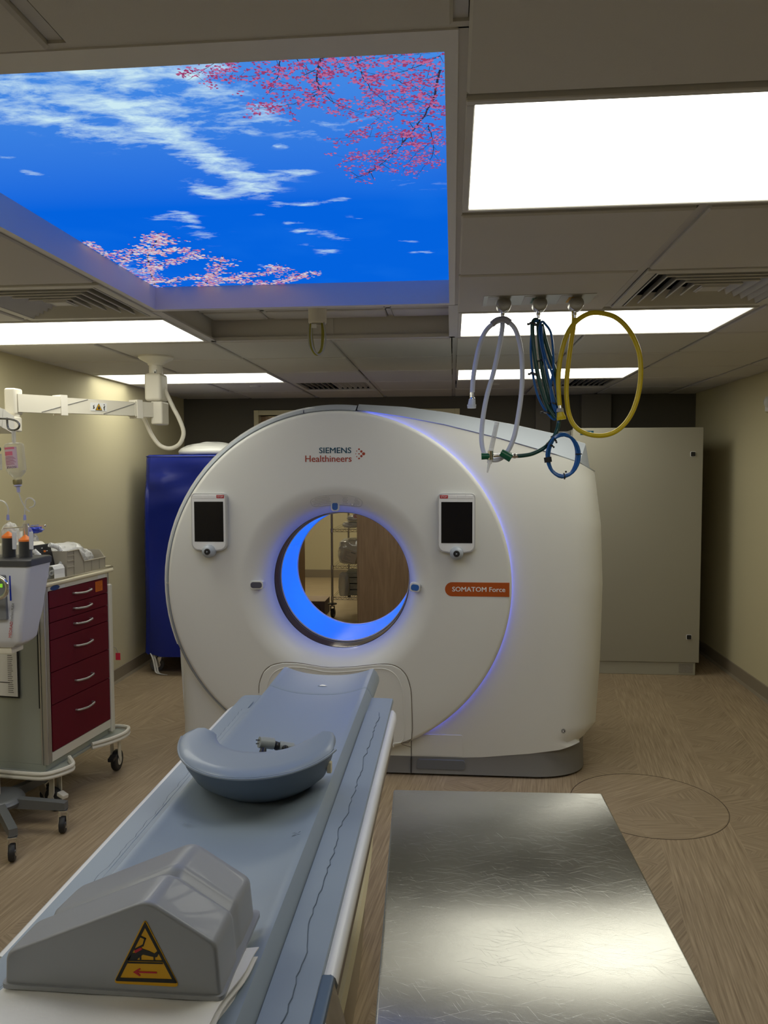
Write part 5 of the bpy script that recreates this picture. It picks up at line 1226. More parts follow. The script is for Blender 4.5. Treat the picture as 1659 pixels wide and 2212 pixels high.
bm = new_bm(); tube(bm, [TB @ Vector((0, 0, -0.127)), (-1.758, 3.0, 1.475), (-1.745, 3.01, 1.44), (-1.735, 3.02, 1.428)], 0.0026, 7); obj('drip_tube', bm, CLEARB, bo, True)
dc = thing('drip_chamber', 'green and white drip clamp hanging at the left edge of frame', 'drip chamber', (-1.845, 2.99, 1.58))
bm = new_bm(); cyl(bm, (-1.845, 2.99, 1.60), (-1.845, 2.99, 1.665), 0.013, seg=16, bev=0.003); obj('chamber', bm, CLEARB, dc, True)
bm = new_bm(); ball(bm, (-1.842, 2.985, 1.684), 0.012, 12); obj('green_cap', bm, GREENK, dc, True)
bm = new_bm(); cyl(bm, (-1.845, 2.99, 1.668), (-1.845, 2.995, 1.808), 0.004, seg=8); cyl(bm, (-1.845, 2.99, 1.60), (-1.848, 2.99, 1.56), 0.003, seg=8); obj('hanger_tube', bm, CLEARB, dc, True)

# ================================================================ CEILING ARM
am = thing('ceiling_boom', 'white articulated ceiling support arm with a warning sticker', 'support arm', (-1.725, 4.38, H))
AXc, AYc = -1.722, 4.385
bm = new_bm(); lathe(bm, [(0.0, H+0.003), (0.098, H+0.003), (0.100, H-0.004), (0.100, H-0.018), (0.092, H-0.026), (0.050, H-0.048), (0.044, H-0.062), (0, H-0.062)], (AXc, AYc, 0), seg=48); obj('ceiling_flange', bm, ARMW, am, True)
bm = new_bm(); cyl(bm, (AXc-0.002, AYc, H-0.06), (AXc-0.002, AYc, 2.085), 0.038, 0.040, 32); obj('column', bm, ARMW, am, True)
bm = new_bm(); box(bm, AXc+0.002, AXc+0.016, AYc-0.042, AYc-0.036, 2.13, 2.175); obj('column_label', bm, PAPER, am)
bm = new_bm(); box(bm, AXc+0.006, AXc+0.012, AYc-0.0425, AYc-0.036, 2.14, 2.165); obj('label_print', bm, PRINTK, am)
bm = new_bm(); box(bm, AXc-0.052, AXc+0.048, AYc-0.06, AYc+0.06, 1.995, 2.155, 0.018, 4); obj('swivel_housing', bm, ARMW, am, True)
bm = new_bm(); box(bm, AXc-0.018, AXc+0.052, AYc-0.055, AYc+0.055, 1.860, 1.993, 0.010, 3); obj('elbow_housing', bm, ARMW, am, True)
E0 = Vector((AXc-0.005, AYc, 1.945)); E1 = Vector((-2.130, 3.60, 1.925))
def beam(bm, a, b, w, h0, h1, off0=0, bev=0.010, up=(0, 0, 1)):
    a, b = Vector(a), Vector(b); d = (b-a).normalized(); s = d.cross(Vector(up)).normalized(); u = s.cross(d).normalized()
    t = bmesh.new(); loft(t, [[p+s*(sx*w/2)+u*(sz*h/2) for sx, sz in ((-1, -1), (1, -1), (1, 1), (-1, 1))] for p, h in ((a, h0), (b, h1))], True, True, True)
    bevel_all(t, bev, 3, 50); join_bm(bm, t)
bm = new_bm(); beam(bm, E0, E1, 0.055, 0.076, 0.080); ab = obj('arm_beam', bm, ARMW, am, True)
dE = (E1-E0)
for f0, f1, hh in ((0.0, 0.20, 0.084), (0.72, 1.0, 0.087)):
    bm = new_bm(); beam(bm, E0+dE*f0, E0+dE*f1, 0.060, hh, hh); obj('beam_sleeve', bm, ARMW, am, True)
for f in (0.165, 0.715):
    bm = new_bm(); beam(bm, E0+dE*(f-0.022), E0+dE*(f+0.022), 0.070, 0.104, 0.104, bev=0.016); obj('beam_collar', bm, mat('collar_white', (0.80, 0.76, 0.68), 0.3), am, True)
dn = dE.normalized(); sn = dn.cross(Vector((0, 0, 1))).normalized()
if sn.y > 0: sn = -sn
def on_beam(f, z, o): p = E0+dE*f+sn*o; p.z += z; return p
for (f0, za, f1, zb) in ((0.20, 0.030, 0.44, -0.036), (0.86, -0.040, 0.72, -0.004), (0.70, 0.0, 0.55, 0.036)):
    bm = new_bm(); tube(bm, [on_beam(f0, za, 0.029 if f0 != 0.86 else 0.033), on_beam(f1, zb, 0.029 if f0 != 0.86 else 0.033)], 0.0018, 5, n=1); obj('cover_seam', bm, PRINTG, am)
# warning sticker
def sticker_T(f):
    o = on_beam(f, 0, 0.0285); return Matrix(((-dn.x, 0, 0, o.x), (-dn.y, 0, 0, o.y), (-dn.z, 0, 1, o.z), (0, 0, 0, 1)))
xax = -dn; zax = xax.cross(-sn)  # approx up
o_ = on_beam(0.475, 0, 0.0282)
TS = Matrix((( xax.x, sn.x, 0, o_.x), (xax.y, sn.y, 0, o_.y), (xax.z, sn.z, 1, o_.z), (0, 0, 0, 1)))
bm = new_bm(); box(bm, -0.052, 0.052, -0.0, 0.0012, -0.022, 0.022, mat=TS); st = obj('warning_sticker', bm, PAPER, am)
bm = new_bm(); prism(bm, [(-0.022, -0.019), (0.022, -0.019), (0.0, 0.020)], 0.0012, 0.0020, 'XZ', mat=TS); obj('black_triangle', bm, PRINTK, st)
bm = new_bm(); prism(bm, [(-0.0175, -0.0165), (0.0175, -0.0165), (0.0, 0.0155)], 0.0020, 0.0026, 'XZ', mat=TS); obj('yellow_triangle', bm, WARN, st)
bm = new_bm()
prism(bm, [(0.033, -0.018), (0.037, -0.018), (0.037, -0.004), (0.041, 0.006), (0.038, 0.008), (0.030, 0.0), (0.031, -0.006)], 0.0012, 0.002, 'XZ', mat=TS); box(bm, 0.032, 0.037, 0.0012, 0.002, 0.010, 0.016, mat=TS)
prism(bm, [(-0.030, -0.012), (-0.026, -0.004), (-0.030, 0.004), (-0.026, 0.011), (-0.031, 0.008), (-0.036, 0.004), (-0.033, -0.002), (-0.037, -0.010)], 0.0012, 0.002, 'XZ', mat=TS)
prism(bm, [(-0.007, -0.013), (0.007, -0.013), (0.007, -0.006), (0.003, 0.004), (-0.002, 0.004), (-0.006, -0.004)], 0.0026, 0.003, 'XZ', mat=TS)
obj('pictogram', bm, PRINTK, st)
bm = new_bm(); box(bm, E1.x-0.034, E1.x+0.022, E1.y-0.034, E1.y+0.04, 1.868, 1.996, 0.010, 3); obj('joint_housing', bm, ARMW, am, True)
bm = new_bm(); cyl(bm, (E1.x-0.004, E1.y, 1.869), (E1.x-0.004, E1.y, 1.790), 0.027, seg=28); box(bm, E1.x-0.024, E1.x+0.026, E1.y-0.05, E1.y+0.02, 1.785, 1.858, 0.008, 3); obj('lower_joint', bm, ARMW, am, True)
bm = new_bm(); beam(bm, (E1.x-0.012, E1.y-0.05, 1.815), (-2.06, 2.75, 2.00), 0.07, 0.085, 0.085, bev=0.016); obj('spring_arm', bm, mat('spring_arm_white', (0.66, 0.64, 0.60), 0.35), am, True)
bm = new_bm()
for k in range(7):
    f = 0.12+0.09*k; p = Vector((E1.x-0.012, E1.y-0.05, 1.815)).lerp(Vector((-2.06, 2.75, 2.00)), f)
    beam(bm, p, p+Vector((0.002, -0.02, 0.0045)), 0.074, 0.090, 0.090, bev=0.008)
obj('spring_arm_rib', bm, MATS['spring_arm_white'], am, True)
pts = [(-1.689,4.400,2.092),(-1.662,4.400,2.030),(-1.630,4.400,1.962),(-1.595,4.400,1.894),(-1.571,4.400,1.827),(-1.578,4.400,1.778),(-1.606,4.400,1.740),(-1.657,4.400,1.722),(-1.715,4.400,1.741),(-1.762,4.400,1.801),(-1.797,4.400,1.877),(-1.821,4.400,1.923)]
bm = new_bm(); tube(bm, [(p[0], p[1]-0.0, p[2]) for p in pts], 0.0125, 12); obj('arm_cable', bm, ARMW, am, True)

# ================================================================ BLUE COVERED RACK IN THE CORNER
rk = thing('covered_rack', 'tall wheeled rack under a bright blue vinyl cover', 'covered rack', (-1.95, 6.2, 0))
CX0, CX1, CY0, CY1 = -2.375, -1.42, 5.78, 6.38
bm = new_bm(); rings = []; q = random.Random(4)
ph = [(q.uniform(8, 30), q.uniform(0, 6), q.uniform(-3, 3)) for _ in range(5)]
outl = []
for i in range(90):
    s = i/90
outl = []
def dens(poly, n):
    o = []
    for i in range(len(poly)):
        a, b = poly[i], poly[(i+1) % len(poly)]
        for k in range(n): o.append((a[0]+(b[0]-a[0])*k/n, a[1]+(b[1]-a[1])*k/n))
    return o
base_o = dens(rrect(CX0, CX1, CY0, CY1, 0.05, 3), 7)
zs = [0.150, 0.16]+[0.16+(1.70-0.16)*k/42 for k in range(1, 43)]+[1.712]
for z in zs:
    ring = []
    for k, (x, y) in enumerate(base_o):
        nx, ny = (x-(CX0+CX1)/2), (y-(CY0+CY1)/2); L = math.hypot(nx, ny); t = (1.71-z)/1.55
        # folds fan out from the upper left corner and sag downwards
        u_ = x-CX0+(y-CY0); f = 0
        f += 0.020*math.sin((u_*7.5+(1.71-z)*3.2)+0.8)*min(1, t*3.5)
        f += 0.010*math.sin(u_*19-(1.71-z)*5.5)*min(1, t*4)
        an = math.atan2(1.71-z, u_+0.02); f += 0.020*max(0, math.sin(an*9.0+0.6))*math.exp(-((1.71-z)/0.9)**2)*min(1, t*5)
        fr = max(0.0, min(1.0, (CY0+0.09-y)/0.09)); fold = f*2.6*fr; f = f*0.15*(1-fr)+0.050*t
        edge = 1.0 if z < 1.705 else 0.975
        ring.append((x+nx/L*f if edge == 1 else (CX0+CX1)/2+nx*edge, y+ny/L*f-fold if edge == 1 else (CY0+CY1)/2+ny*edge, z+(0.004*math.sin(k*0.5) if z < 0.17 else 0)))
    rings.append(ring)
loft(bm, rings, True, False, True); obj('vinyl_cover', bm, BLUEC, rk, True, angle=60)
bm = new_bm(); tube(bm, [(x, y, 1.700) for x, y in rrect(CX0-0.002, CX1+0.002, CY0-0.002, CY1+0.002, 0.05, 4)], 0.0045, 6, closed=True, n=1); obj('cover_piping', bm, BLUEC, rk, True)
bm = new_bm()
for x in (CX0+0.06, CX1-0.06):
    for y in (CY0+0.07, CY1-0.07): cyl(bm, (x, y, 0.12), (x, y, 1.68), 0.0125, seg=10)
for z in (0.30, 0.75, 1.2, 1.66): box(bm, CX0+0.05, CX1-0.05, CY0+0.06, CY1-0.06, z, z+0.02)
obj('rack_frame', bm, ALU, rk)
for x in (CX0+0.06, CX1-0.06):
    for y in (CY0+0.07, CY1-0.07): caster(rk, x, y, 0.125, 0.055, R(200), mat('caster_grey', (0.10, 0.10, 0.11), 0.4), CHROME, None, True, 0.028)
bm = new_bm()
for o_ in (0.0, 0.018):
    P_ = smooth_path([(CX0+0.02+o_, CY0-0.01, 0.16), (CX0+0.045+o_, CY0-0.03, 0.12), (CX0+0.06+o_, CY0-0.035, 0.06), (CX0+0.08+o_, CY0-0.05, 0.016), (CX0+0.15+o_, CY0-0.06, 0.004)], 6)
    V = [(bm.verts.new(p+Vector((-0.006, 0, 0))), bm.verts.new(p+Vector((0.006, 0.004, 0.001)))) for p in P_]
    for a, b in zip(V, V[1:]): bm.faces.new((a[0], a[1], b[1], b[0]))
obj('tie_strap', bm, PAPER, rk, True, label='pale strap trailing on the floor')
# bag on top
b = bmesh.new(); bmesh.ops.create_icosphere(b, subdivisions=5, radius=1.0); q = random.Random(8)
ks = [(Vector((q.uniform(-1, 1), q.uniform(-1, 1), q.uniform(-1, 1))).normalized(), q.uniform(3, 10), q.uniform(0, 6)) for _ in range(9)]
for v in b.verts:
    n_ = sum(abs(math.sin(v.co.dot(d)*f+p)) for d, f, p in ks)/9-0.6
    x, y, z = v.co; k = 1/max(abs(x)**3+abs(y)**3, 1e-6)**(1/3) if abs(x)+abs(y) > 1e-3 else 1
    r_ = math.hypot(x, y); kk = min(1.0, r_)
    v.co = Vector((x*(1+0.25*kk), y*(1+0.15*kk), max(z, -0.25)*(1+0.35*n_)))
bmesh.ops.transform(b, matrix=Matrix.Translation((-1.93, 6.08, 1.737)) @ Matrix.Diagonal((0.22, 0.19, 0.080, 1)), verts=b.verts)
obj('plastic_wrapped_pillow', b, mat('pillow_plastic', (0.60, 0.60, 0.57), 0.3, coat=0.5), None, True, label='pale plastic-wrapped pillow lying on the blue covered rack', cat='pillow')

# ================================================================ LEG POSITIONER, SHEETS
shs = thing('folded_sheet', 'stack of folded white bed sheets under the grey positioner', 'folded sheet', (-0.53, 1.08, TZ))
def sheet(z, x0, x1, y0, y1, th, seed, lift=0.0):
    q = random.Random(seed); bm = new_bm(); nx, ny = 26, 26; a = [q.uniform(0, 6) for _ in range(6)]
    G1 = []; G2 = []
    for j in range(ny+1):
        r1 = []; r2 = []
        for i in range(nx+1):
            u, v = i/nx, j/ny; x = x0+(x1-x0)*u; y = y0+(y1-y0)*v
            s_ = abs(x-TX)/0.20; dip = TZ+0.0085+0.036*min(1.0, abs(x-TX)/0.177)**2.4 if abs(x-TX) < 0.19 else TZ+0.0445-max(0, abs(x-TX)-0.19)*0.55
            dip = max(dip, TZ+0.006)
            wv = 0.0022*math.sin(x*41+y*23+a[0])+0.0018*math.sin(x*19-y*37+a[1])+0.0012*math.sin(y*71+a[2])
            zz = TZ+0.0275+z+wv*0.35*(1+2.5*max(0, 0.75-v))+lift*max(0, u-0.86)*0.35
            e = 1.0 if 0 < i < nx and 0 < j < ny else 0.0
            r1.append(bm.verts.new((x+0.003*math.sin(y*50+a[3]), y+0.003*math.sin(x*40+a[4]), zz+th*0.5*e))); r2.append(bm.verts.new((x+0.003*math.sin(y*50+a[3]), y+0.003*math.sin(x*40+a[4]), zz-th*0.5)))
        G1.append(r1); G2.append(r2)
    for j in range(ny):
        for i in range(nx): bm.faces.new((G1[j][i], G1[j][i+1], G1[j+1][i+1], G1[j+1][i])); bm.faces.new((G2[j][i], G2[j+1][i], G2[j+1][i+1], G2[j][i+1]))
    for i in range(nx): bm.faces.new((G1[0][i], G2[0][i], G2[0][i+1], G1[0][i+1])); bm.faces.new((G1[ny][i], G1[ny][i+1], G2[ny][i+1], G2[ny][i]))
    for j in range(ny): bm.faces.new((G1[j][0], G1[j+1][0], G2[j+1][0], G2[j][0])); bm.faces.new((G1[j][nx], G2[j][nx], G2[j+1][nx], G1[j+1][nx]))
    return bm
for k, (x1, y1, x0) in enumerate(((-0.322, 1.195, -0.672), (-0.330, 1.205, -0.668), (-0.318, 1.210, -0.674), (-0.333, 1.200, -0.670), (-0.320, 1.215, -0.672))):
    bm = sheet(k*0.0055, x0, x1, 0.80, y1, 0.0046, k, 0.10)
    sh = Matrix.Identity(4); sh[0][1] = 0.17; bmesh.ops.translate(bm, vec=(0, -1.2, 0), verts=bm.verts); bmesh.ops.transform(bm, matrix=sh, verts=bm.verts); bmesh.ops.translate(bm, vec=(0, 1.2, 0), verts=bm.verts)
    obj('sheet_layer', bm, CLOTH, shs, True)
wg = thing('leg_positioner', 'grey roof-shaped leg positioner with yellow warning triangle', 'positioner', (-0.53, 1.25, TZ+0.05))
ZB = 0.808
def wprof(k, dz, y, gx=0.0):
    # outer profile from lower left over the ridge to lower right; rounded corners
    raw = [(-0.686+gx*0.6, ZB), (-0.684+gx*0.6, ZB+0.050), (-0.457, ZB+0.145), (-0.3515-gx*0.3, ZB+0.082), (-0.345-gx*0.3, ZB)]
    c = [(x, z-dz if z > ZB+0.01 else z) for x, z in raw]; out = []
    rad = [0, 0.012, 0.019, 0.010, 0]
    for i, (x, z) in enumerate(c):
        if rad[i] == 0: out.append((x, y, z)); continue
        p = Vector((x, z)); a = (Vector(c[i-1])-p).normalized()*rad[i]; b = (Vector(c[i+1])-p).normalized()*rad[i]
        for t in (0, .2, .4, .6, .8, 1): q_ = (p+a)*(1-t)**2+p*2*t*(1-t)+(p+b)*t*t; out.append((q_.x, y, q_.y))
    return out
WF, WB = 1.085, 1.305
cen = Vector((-0.51, 0, ZB+0.05))
def inset(r, f, y): return [((x-cen.x)*f+cen.x, y, (z-ZB)*f+ZB) for x, _, z in r]
bm = new_bm(); p0 = wprof(0, 0, WF)
rings = [inset(p0, 0.965, WF), inset(p0, 0.990, WF+0.002), inset(p0, 1.0, WF+0.007)]
for y, dz, gx in ((1.165, 0.002, 0), (1.172, 0.003, 0.002), (1.180, 0.010, 0.012), (1.188, 0.018, 0.020), (1.198, 0.020, 0.022), (1.208, 0.012, 0.015), (1.220, 0.009, 0.012), (WB-0.02, 0.014, 0.012)): rings.append(wprof(0, dz, y, gx))
pe = wprof(0, 0.014, WB-0.02, 0.012); rings += [inset(pe, 0.985, WB-0.006), inset(pe, 0.95, WB)]
loft(bm, rings, False, False, False)
vs = list(bm.verts); n_ = len(rings[0]); bm.verts.ensure_lookup_table()
bm.faces.new([bm.verts[i] for i in range(n_)]); bm.faces.new([bm.verts[i] for i in range(len(bm.verts)-n_, len(bm.verts))][::-1])
bm.faces.new([bm.verts[j*n_] for j in range(len(rings))]+[bm.verts[j*n_+n_-1] for j in range(len(rings)-1, -1, -1)])
obj('shell', bm, WEDGE, wg, True, angle=48)
bm = new_bm(); loft(bm, [[(x, y, z) for x, y in rrect(-0.691, -0.340, WF-0.004, WB+0.005, 0.010, 3)] for z in (ZB-0.004, ZB+0.003)], True, True, True); obj('base_lip', bm, WEDGE, wg, True)
# triangle warning sign on the near face
yS = WF-0.0004
def rtri(cx, z0, w, h, r):
    c = [(cx-w/2, z0), (cx+w/2, z0), (cx, z0+h)]; out = []
    for i in range(3):
        p = Vector(c[i]); a = (Vector(c[i-1])-p).normalized()*r; b = (Vector(c[(i+1) % 3])-p).normalized()*r
        for t in (0, .25, .5, .75, 1): q_ = (p+a)*(1-t)**2+p*2*t*(1-t)+(p+b)*t*t; out.append((q_.x, q_.y))
    return out
bm = new_bm(); sx_, sz_ = -0.460, ZB+0.013
prism(bm, rtri(sx_, sz_, 0.104, 0.104, 0.009), yS-0.0008, yS+0.001, 'XZ'); ws = obj('warning_sign', bm, WARN, wg, label='yellow and black triangular warning sign')
def S2(u, v): return (sx_-0.0505+u*0.101/1475, sz_+0.001+(1470-v)*0.102/1400)   # sign drawing grid
def sp(pts, m_, d0, name):
    bm = new_bm(); prism(bm, [S2(a-60, b) for a, b in pts], yS-d0-0.0005, yS-d0+0.0003, 'XZ'); obj(name, bm, m_, ws)
for q in ([(800, 120), (1500, 1390), (1395, 1330), (800, 250)], [(800, 120), (800, 250), (200, 1360), (100, 1400)], [(100, 1400), (200, 1350), (1400, 1320), (1500, 1380), (1480, 1400), (120, 1425)]): sp(q, PRINTK, 0.0009, 'sign_border')
sp([(700, 425), (820, 470), (800, 500), (680, 455)], PRINTK, 0.0009, 'sign_figure'); sp([(780, 470), (822, 470), (765, 625), (735, 615)], PRINTK, 0.0009, 'sign_figure')
sp([(735, 610), (765, 640), (560, 750), (545, 715)], PRINTK, 0.0009, 'sign_figure'); sp([(545, 745), (700, 670), (735, 705), (570, 800)], REDP, 0.0015, 'sign_red_band')
sp([(500, 810), (570, 795), (730, 700), (880, 740), (1000, 790), (1060, 740), (1110, 760), (1060, 860), (1010, 870), (960, 860), (740, 825), (640, 905), (590, 960), (400, 975), (380, 950)], PRINTK, 0.0009, 'sign_figure')
sp([(665, 850), (698, 850), (698, 945), (665, 945)], PRINTK, 0.0012, 'sign_figure'); sp([(980, 850), (1012, 850), (1012, 935), (980, 935)], PRINTK, 0.0012, 'sign_figure')
sp([(400, 955), (1190, 928), (1190, 955), (400, 978)], PRINTK, 0.0012, 'sign_figure'); sp([(380, 1000), (1190, 975), (1190, 1003), (370, 1028)], PRINTK, 0.0012, 'sign_figure')
sp([(510, 1212), (660, 1120), (678, 1142), (610, 1190), (1045, 1178), (1045, 1212), (610, 1222), (678, 1270), (660, 1295)], REDP, 0.0012, 'sign_arrow')

# ================================================================ STEEL TABLE
SZ = 0.785
stt = thing('steel_table', 'scratched stainless steel instrument table in the foreground', 'steel table', (0.13, 1.3, 0))
c4 = [(-0.148,1.908),(0.375,1.928),(0.398,0.977),(-0.106,0.934)]
bm = new_bm(); prism(bm, c4, SZ-0.028, SZ, 'XY'); bevel_all(bm, 0.005, 3, 60); obj('table_top', bm, STEEL, stt, True, angle=20)
for x, y in ((-0.09, 1.82), (0.32, 1.82), (-0.06, 0.99), (0.34, 0.99)):
    bm = new_bm(); cyl(bm, (x, y, 0.10), (x, y, SZ-0.028), 0.016, seg=16); lg = obj('leg', bm, CHROME, stt, True)
    caster(lg, x, y, 0.104, 0.04, 0.4, RUBBER, CHROME, None, True, 0.024)
bm = new_bm(); cyl(bm, (-0.09, 1.82, 0.25), (0.32, 1.82, 0.25), 0.011); cyl(bm, (-0.09, 1.82, 0.25), (-0.06, 0.99, 0.25), 0.011); cyl(bm, (0.32, 1.82, 0.25), (0.34, 0.99, 0.25), 0.011); obj('brace', bm, CHROME, stt, True)

# ================================================================ CABINET ON THE RIGHT
cb = thing('equipment_cabinet', 'tall beige metal electronics cabinet behind the scanner', 'cabinet', (1.4, 6.4, 0))
bm = new_bm(); box(bm, 0.915, 1.875, 6.055, 6.90, 0.105, 1.895, 0.004); obj('body', bm, CABW, cb)
bm = new_bm(); box(bm, 0.920, 1.892, 6.03, 6.052, 0.100, 1.906, 0.004, 2); dr_ = obj('door', bm, CABW, cb, True)
for p in ((1.817, 1.703), (1.813, 0.300)):
    bm = new_bm(); prism(bm, rrect(p[0]-0.020, p[0]+0.020, p[1]-0.020, p[1]+0.020, 0.007, 3), 6.026, 6.032, 'XZ', 0.001); lk = obj('lock_cover', bm, RAILW, dr_)
    bm = new_bm(); prism(bm, rrect(p[0]-0.0165, p[0]+0.0165, p[1]-0.0165, p[1]+0.0165, 0.005, 3), 6.022, 6.027, 'XZ', 0.001); obj('lock', bm, BLACK, dr_)
bm = new_bm(); p = (1.026,6.030,1.869); box(bm, p[0]-0.050, p[0]+0.050, 6.0285, 6.031, p[2]-0.016, p[2]+0.016); nb = obj('name_badge', bm, TEAL, dr_)
bm = text_bm('SIEMENS', 0.026, Matrix.Translation((p[0]-0.044, 6.028, p[2]-0.009)) @ FACE_NY @ Matrix.Diagonal((0.80, 1, 1, 1)), 0.0006, 0.0002); obj('lettering', bm, PAPER, dr_)
bm = new_bm(); box(bm, 0.93, 1.868, 6.040, 6.88, 0.0, 0.099, 0.003); pl_o = obj('plinth', bm, CABP, cb)
bm = new_bm(); box(bm, 1.745, 1.850, 6.0375, 6.041, 0.018, 0.088); obj('vent_patch', bm, mat('vent_patch_grey', (0.30, 0.28, 0.24), 0.7, bump=(400, 0.6, 0.002), var=0.25, vscale=120), pl_o)
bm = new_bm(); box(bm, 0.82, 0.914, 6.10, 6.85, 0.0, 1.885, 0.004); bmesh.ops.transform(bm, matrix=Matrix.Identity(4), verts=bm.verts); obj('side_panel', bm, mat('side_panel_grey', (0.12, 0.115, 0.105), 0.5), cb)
# wall alarm on the right wall
wa = thing('wall_alarm', 'small white alarm unit high on the right wall', 'alarm', (XB, 5.62, 1.98))
c = (2.116,5.450,2.038)
bm = new_bm(); box(bm, XB-0.055, XB, 5.28, 5.42, 1.975, 2.075, 0.006); obj('case', bm, RAILW, wa, True)
bm = new_bm(); lathe(bm, [(0, -0.082), (0.022, -0.078), (0.034, -0.066), (0.038, -0.054)], (XB, 5.36, 2.035), 'X', 20); obj('lens', bm, CLEARB, wa, True)
bm = new_bm(); ball(bm, (XB-0.045, 5.279, 1.995), 0.006, 8); obj('indicator', bm, BLACK, wa, True)
bm = new_bm(); tube(bm, [(XB-0.004, 5.46, 2.06), (XB-0.010, 5.52, 2.05), (XB-0.010, 5.53, 1.99), (XB-0.008, 5.46, 1.965), (XB-0.02, 5.41, 1.985)], 0.0035, 6); obj('wire', bm, WALL, wa, True)

# ================================================================ GAS OUTLETS AND HOSES
go = thing('gas_outlet_panel', 'steel ceiling plate with three round gas outlets', 'gas outlet', (0.33, 3.07, H))
bm = new_bm(); box(bm, 0.118, 0.540, 2.985, 3.160, H-0.012, H-0.008, 0.001, 1); obj('plate', bm, BRUSH, go)
OY = 3.055
for px, m_ in (((0.197,3.030,2.233), PAPER), ((0.334,3.030,2.232), GREENK), ((0.472,3.030,2.230), WARN)):
    x = px[0]; z = px[2]
    bm = new_bm(); box(bm, x-0.062, x-0.020, 3.00, 3.148, H-0.0135, H-0.0120); obj('label_plate', bm, mat('label_pale_grey', (0.55, 0.55, 0.53), 0.5), go)
    bm = new_bm(); box(bm, x-0.030, x-0.002, 3.03, 3.12, H-0.0145, H-0.0130); obj('colour_patch', bm, m_, go)
    bm = new_bm(); lathe(bm, [(0.0, -0.026), (0.022, -0.026), (0.027, -0.023), (0.0285, -0.018), (0.0285, 0.022), (0.024, 0.028), (0, 0.028)], (x, OY, z), 'Y', 36); o1 = obj('outlet_drum', bm, BRUSH, go, True)
    bm = new_bm()
    for r0, r1 in ((0.0095, 0.0080), (0.0055, 0.0040)): lathe(bm, [(r0, -0.0262), (r0, -0.0275), (r1, -0.0275), (r1, -0.0262)], (x, OY, z), 'Y', 24)
    obj('drum_ring', bm, BRUSH, o1, True)
    bm = new_bm(); box(bm, x-0.014, x+0.014, OY-0.014, OY+0.022, z+0.022, H-0.0115, 0.003); obj('neck', bm, BRUSH, o1, True)
    bm = new_bm(); cyl(bm, (x-0.004, OY, z-0.026), (x-0.004, OY, z-0.052), 0.0075, 0.0055, 12); ball(bm, (x-0.004, OY, z-0.036), 0.0085, 10); obj('spigot', bm, CHROME, o1, True)
# white vacuum hose
wh = thing('white_gas_hose', 'white hose looped up under the left gas outlet', 'hose', (0.192,3.060,2.179), group='hanging gas hoses')
HR = 0.0092
bm = new_bm(); tube(bm, [(0.194,3.060,2.172),(0.191,3.060,2.134),(0.180,3.060,2.072),(0.159,3.060,1.974),(0.134,3.060,1.884),(0.118,3.050,1.793),(0.113,3.040,1.712),(0.123,3.030,1.661),(0.148,3.020,1.635),(0.179,3.010,1.635),(0.209,3.010,1.660),(0.236,3.010,1.719),(0.253,3.010,1.807),(0.264,3.010,1.896),(0.266,3.010,1.975),(0.261,3.020,2.056),(0.245,3.030,2.123),(0.224,3.030,2.155),(0.196,3.030,2.170),(0.160,3.030,2.160),(0.127,3.030,2.130),(0.104,3.030,2.078),(0.088,3.030,2.007),(0.079,3.030,1.944),(0.076,3.030,1.895)], HR, 12); obj('hose', bm, HOSEW, wh, True)
bm = new_bm(); tube(bm, [(0.150,3.030,2.155),(0.171,3.030,2.170),(0.199,3.030,2.173),(0.220,3.030,2.160)], HR*1.35, 10); obj('grey_tape', bm, mat('tape_grey', (0.33, 0.32, 0.33), 0.5), wh, True)
a, b, c, d = (0.076,3.030,1.898), (0.076,3.030,1.869), (0.074,3.030,1.848), (0.074,3.030,1.834)
bm = new_bm(); cyl(bm, a, b, 0.0085, 0.0095, 16); ball(bm, b, 0.0115, 12); obj('metal_ferrule', bm, CHROME, wh, True)
bm = new_bm(); cyl(bm, b, c, 0.0125, 0.0150, 20, bev=0.001); cyl(bm, c, d, 0.0178, 0.0165, 24, bev=0.002); obj('end_coupling', bm, mat('coupling_white', (0.62, 0.66, 0.72), 0.3), wh, True)
# yellow air hose
yh = thing('yellow_gas_hose', 'yellow hose in one wide loop under the right gas outlet', 'hose', (0.466,3.060,2.209), group='hanging gas hoses')
bm = new_bm(); tube(bm, [(0.466,3.060,2.205),(0.467,3.060,2.173),(0.464,3.060,2.138),(0.455,3.060,2.076),(0.447,3.060,2.005),(0.441,3.060,1.934),(0.440,3.050,1.871),(0.450,3.050,1.808),(0.470,3.040,1.763),(0.507,3.040,1.736),(0.558,3.030,1.724),(0.610,3.030,1.733),(0.653,3.030,1.764),(0.685,3.030,1.813),(0.705,3.030,1.875),(0.714,3.030,1.945),(0.710,3.030,2.024),(0.690,3.030,2.085),(0.658,3.030,2.136),(0.618,3.030,2.172),(0.573,3.030,2.188),(0.528,3.030,2.191),(0.488,3.030,2.174),(0.455,3.030,2.143),(0.430,3.030,2.095),(0.413,3.030,2.028),(0.405,3.030,1.949),(0.407,3.030,1.887),(0.411,3.030,1.841)], HR, 12); obj('hose', bm, HOSEY, yh, True)
a, b, c, d = (0.411,3.030,1.844), (0.413,3.030,1.816), (0.417,3.030,1.798), (0.419,3.030,1.786)
bm = new_bm(); cyl(bm, a, (0.413,3.030,1.830), 0.0085, 0.0095, 16); obj('metal_ferrule', bm, CHROME, yh, True)
bm = new_bm(); cyl(bm, (0.413,3.030,1.830), b, 0.0125, 0.015, 16); obj('clear_sleeve', bm, clear('coupling_clear', (0.7, 0.68, 0.62), 0.1, 0.5), yh, True)
bm = new_bm(); cyl(bm, b, c, 0.0130, 0.0170, 20, bev=0.001); cyl(bm, c, d, 0.0185, 0.0175, 24, bev=0.002); obj('end_coupling', bm, HOSEY, yh, True)
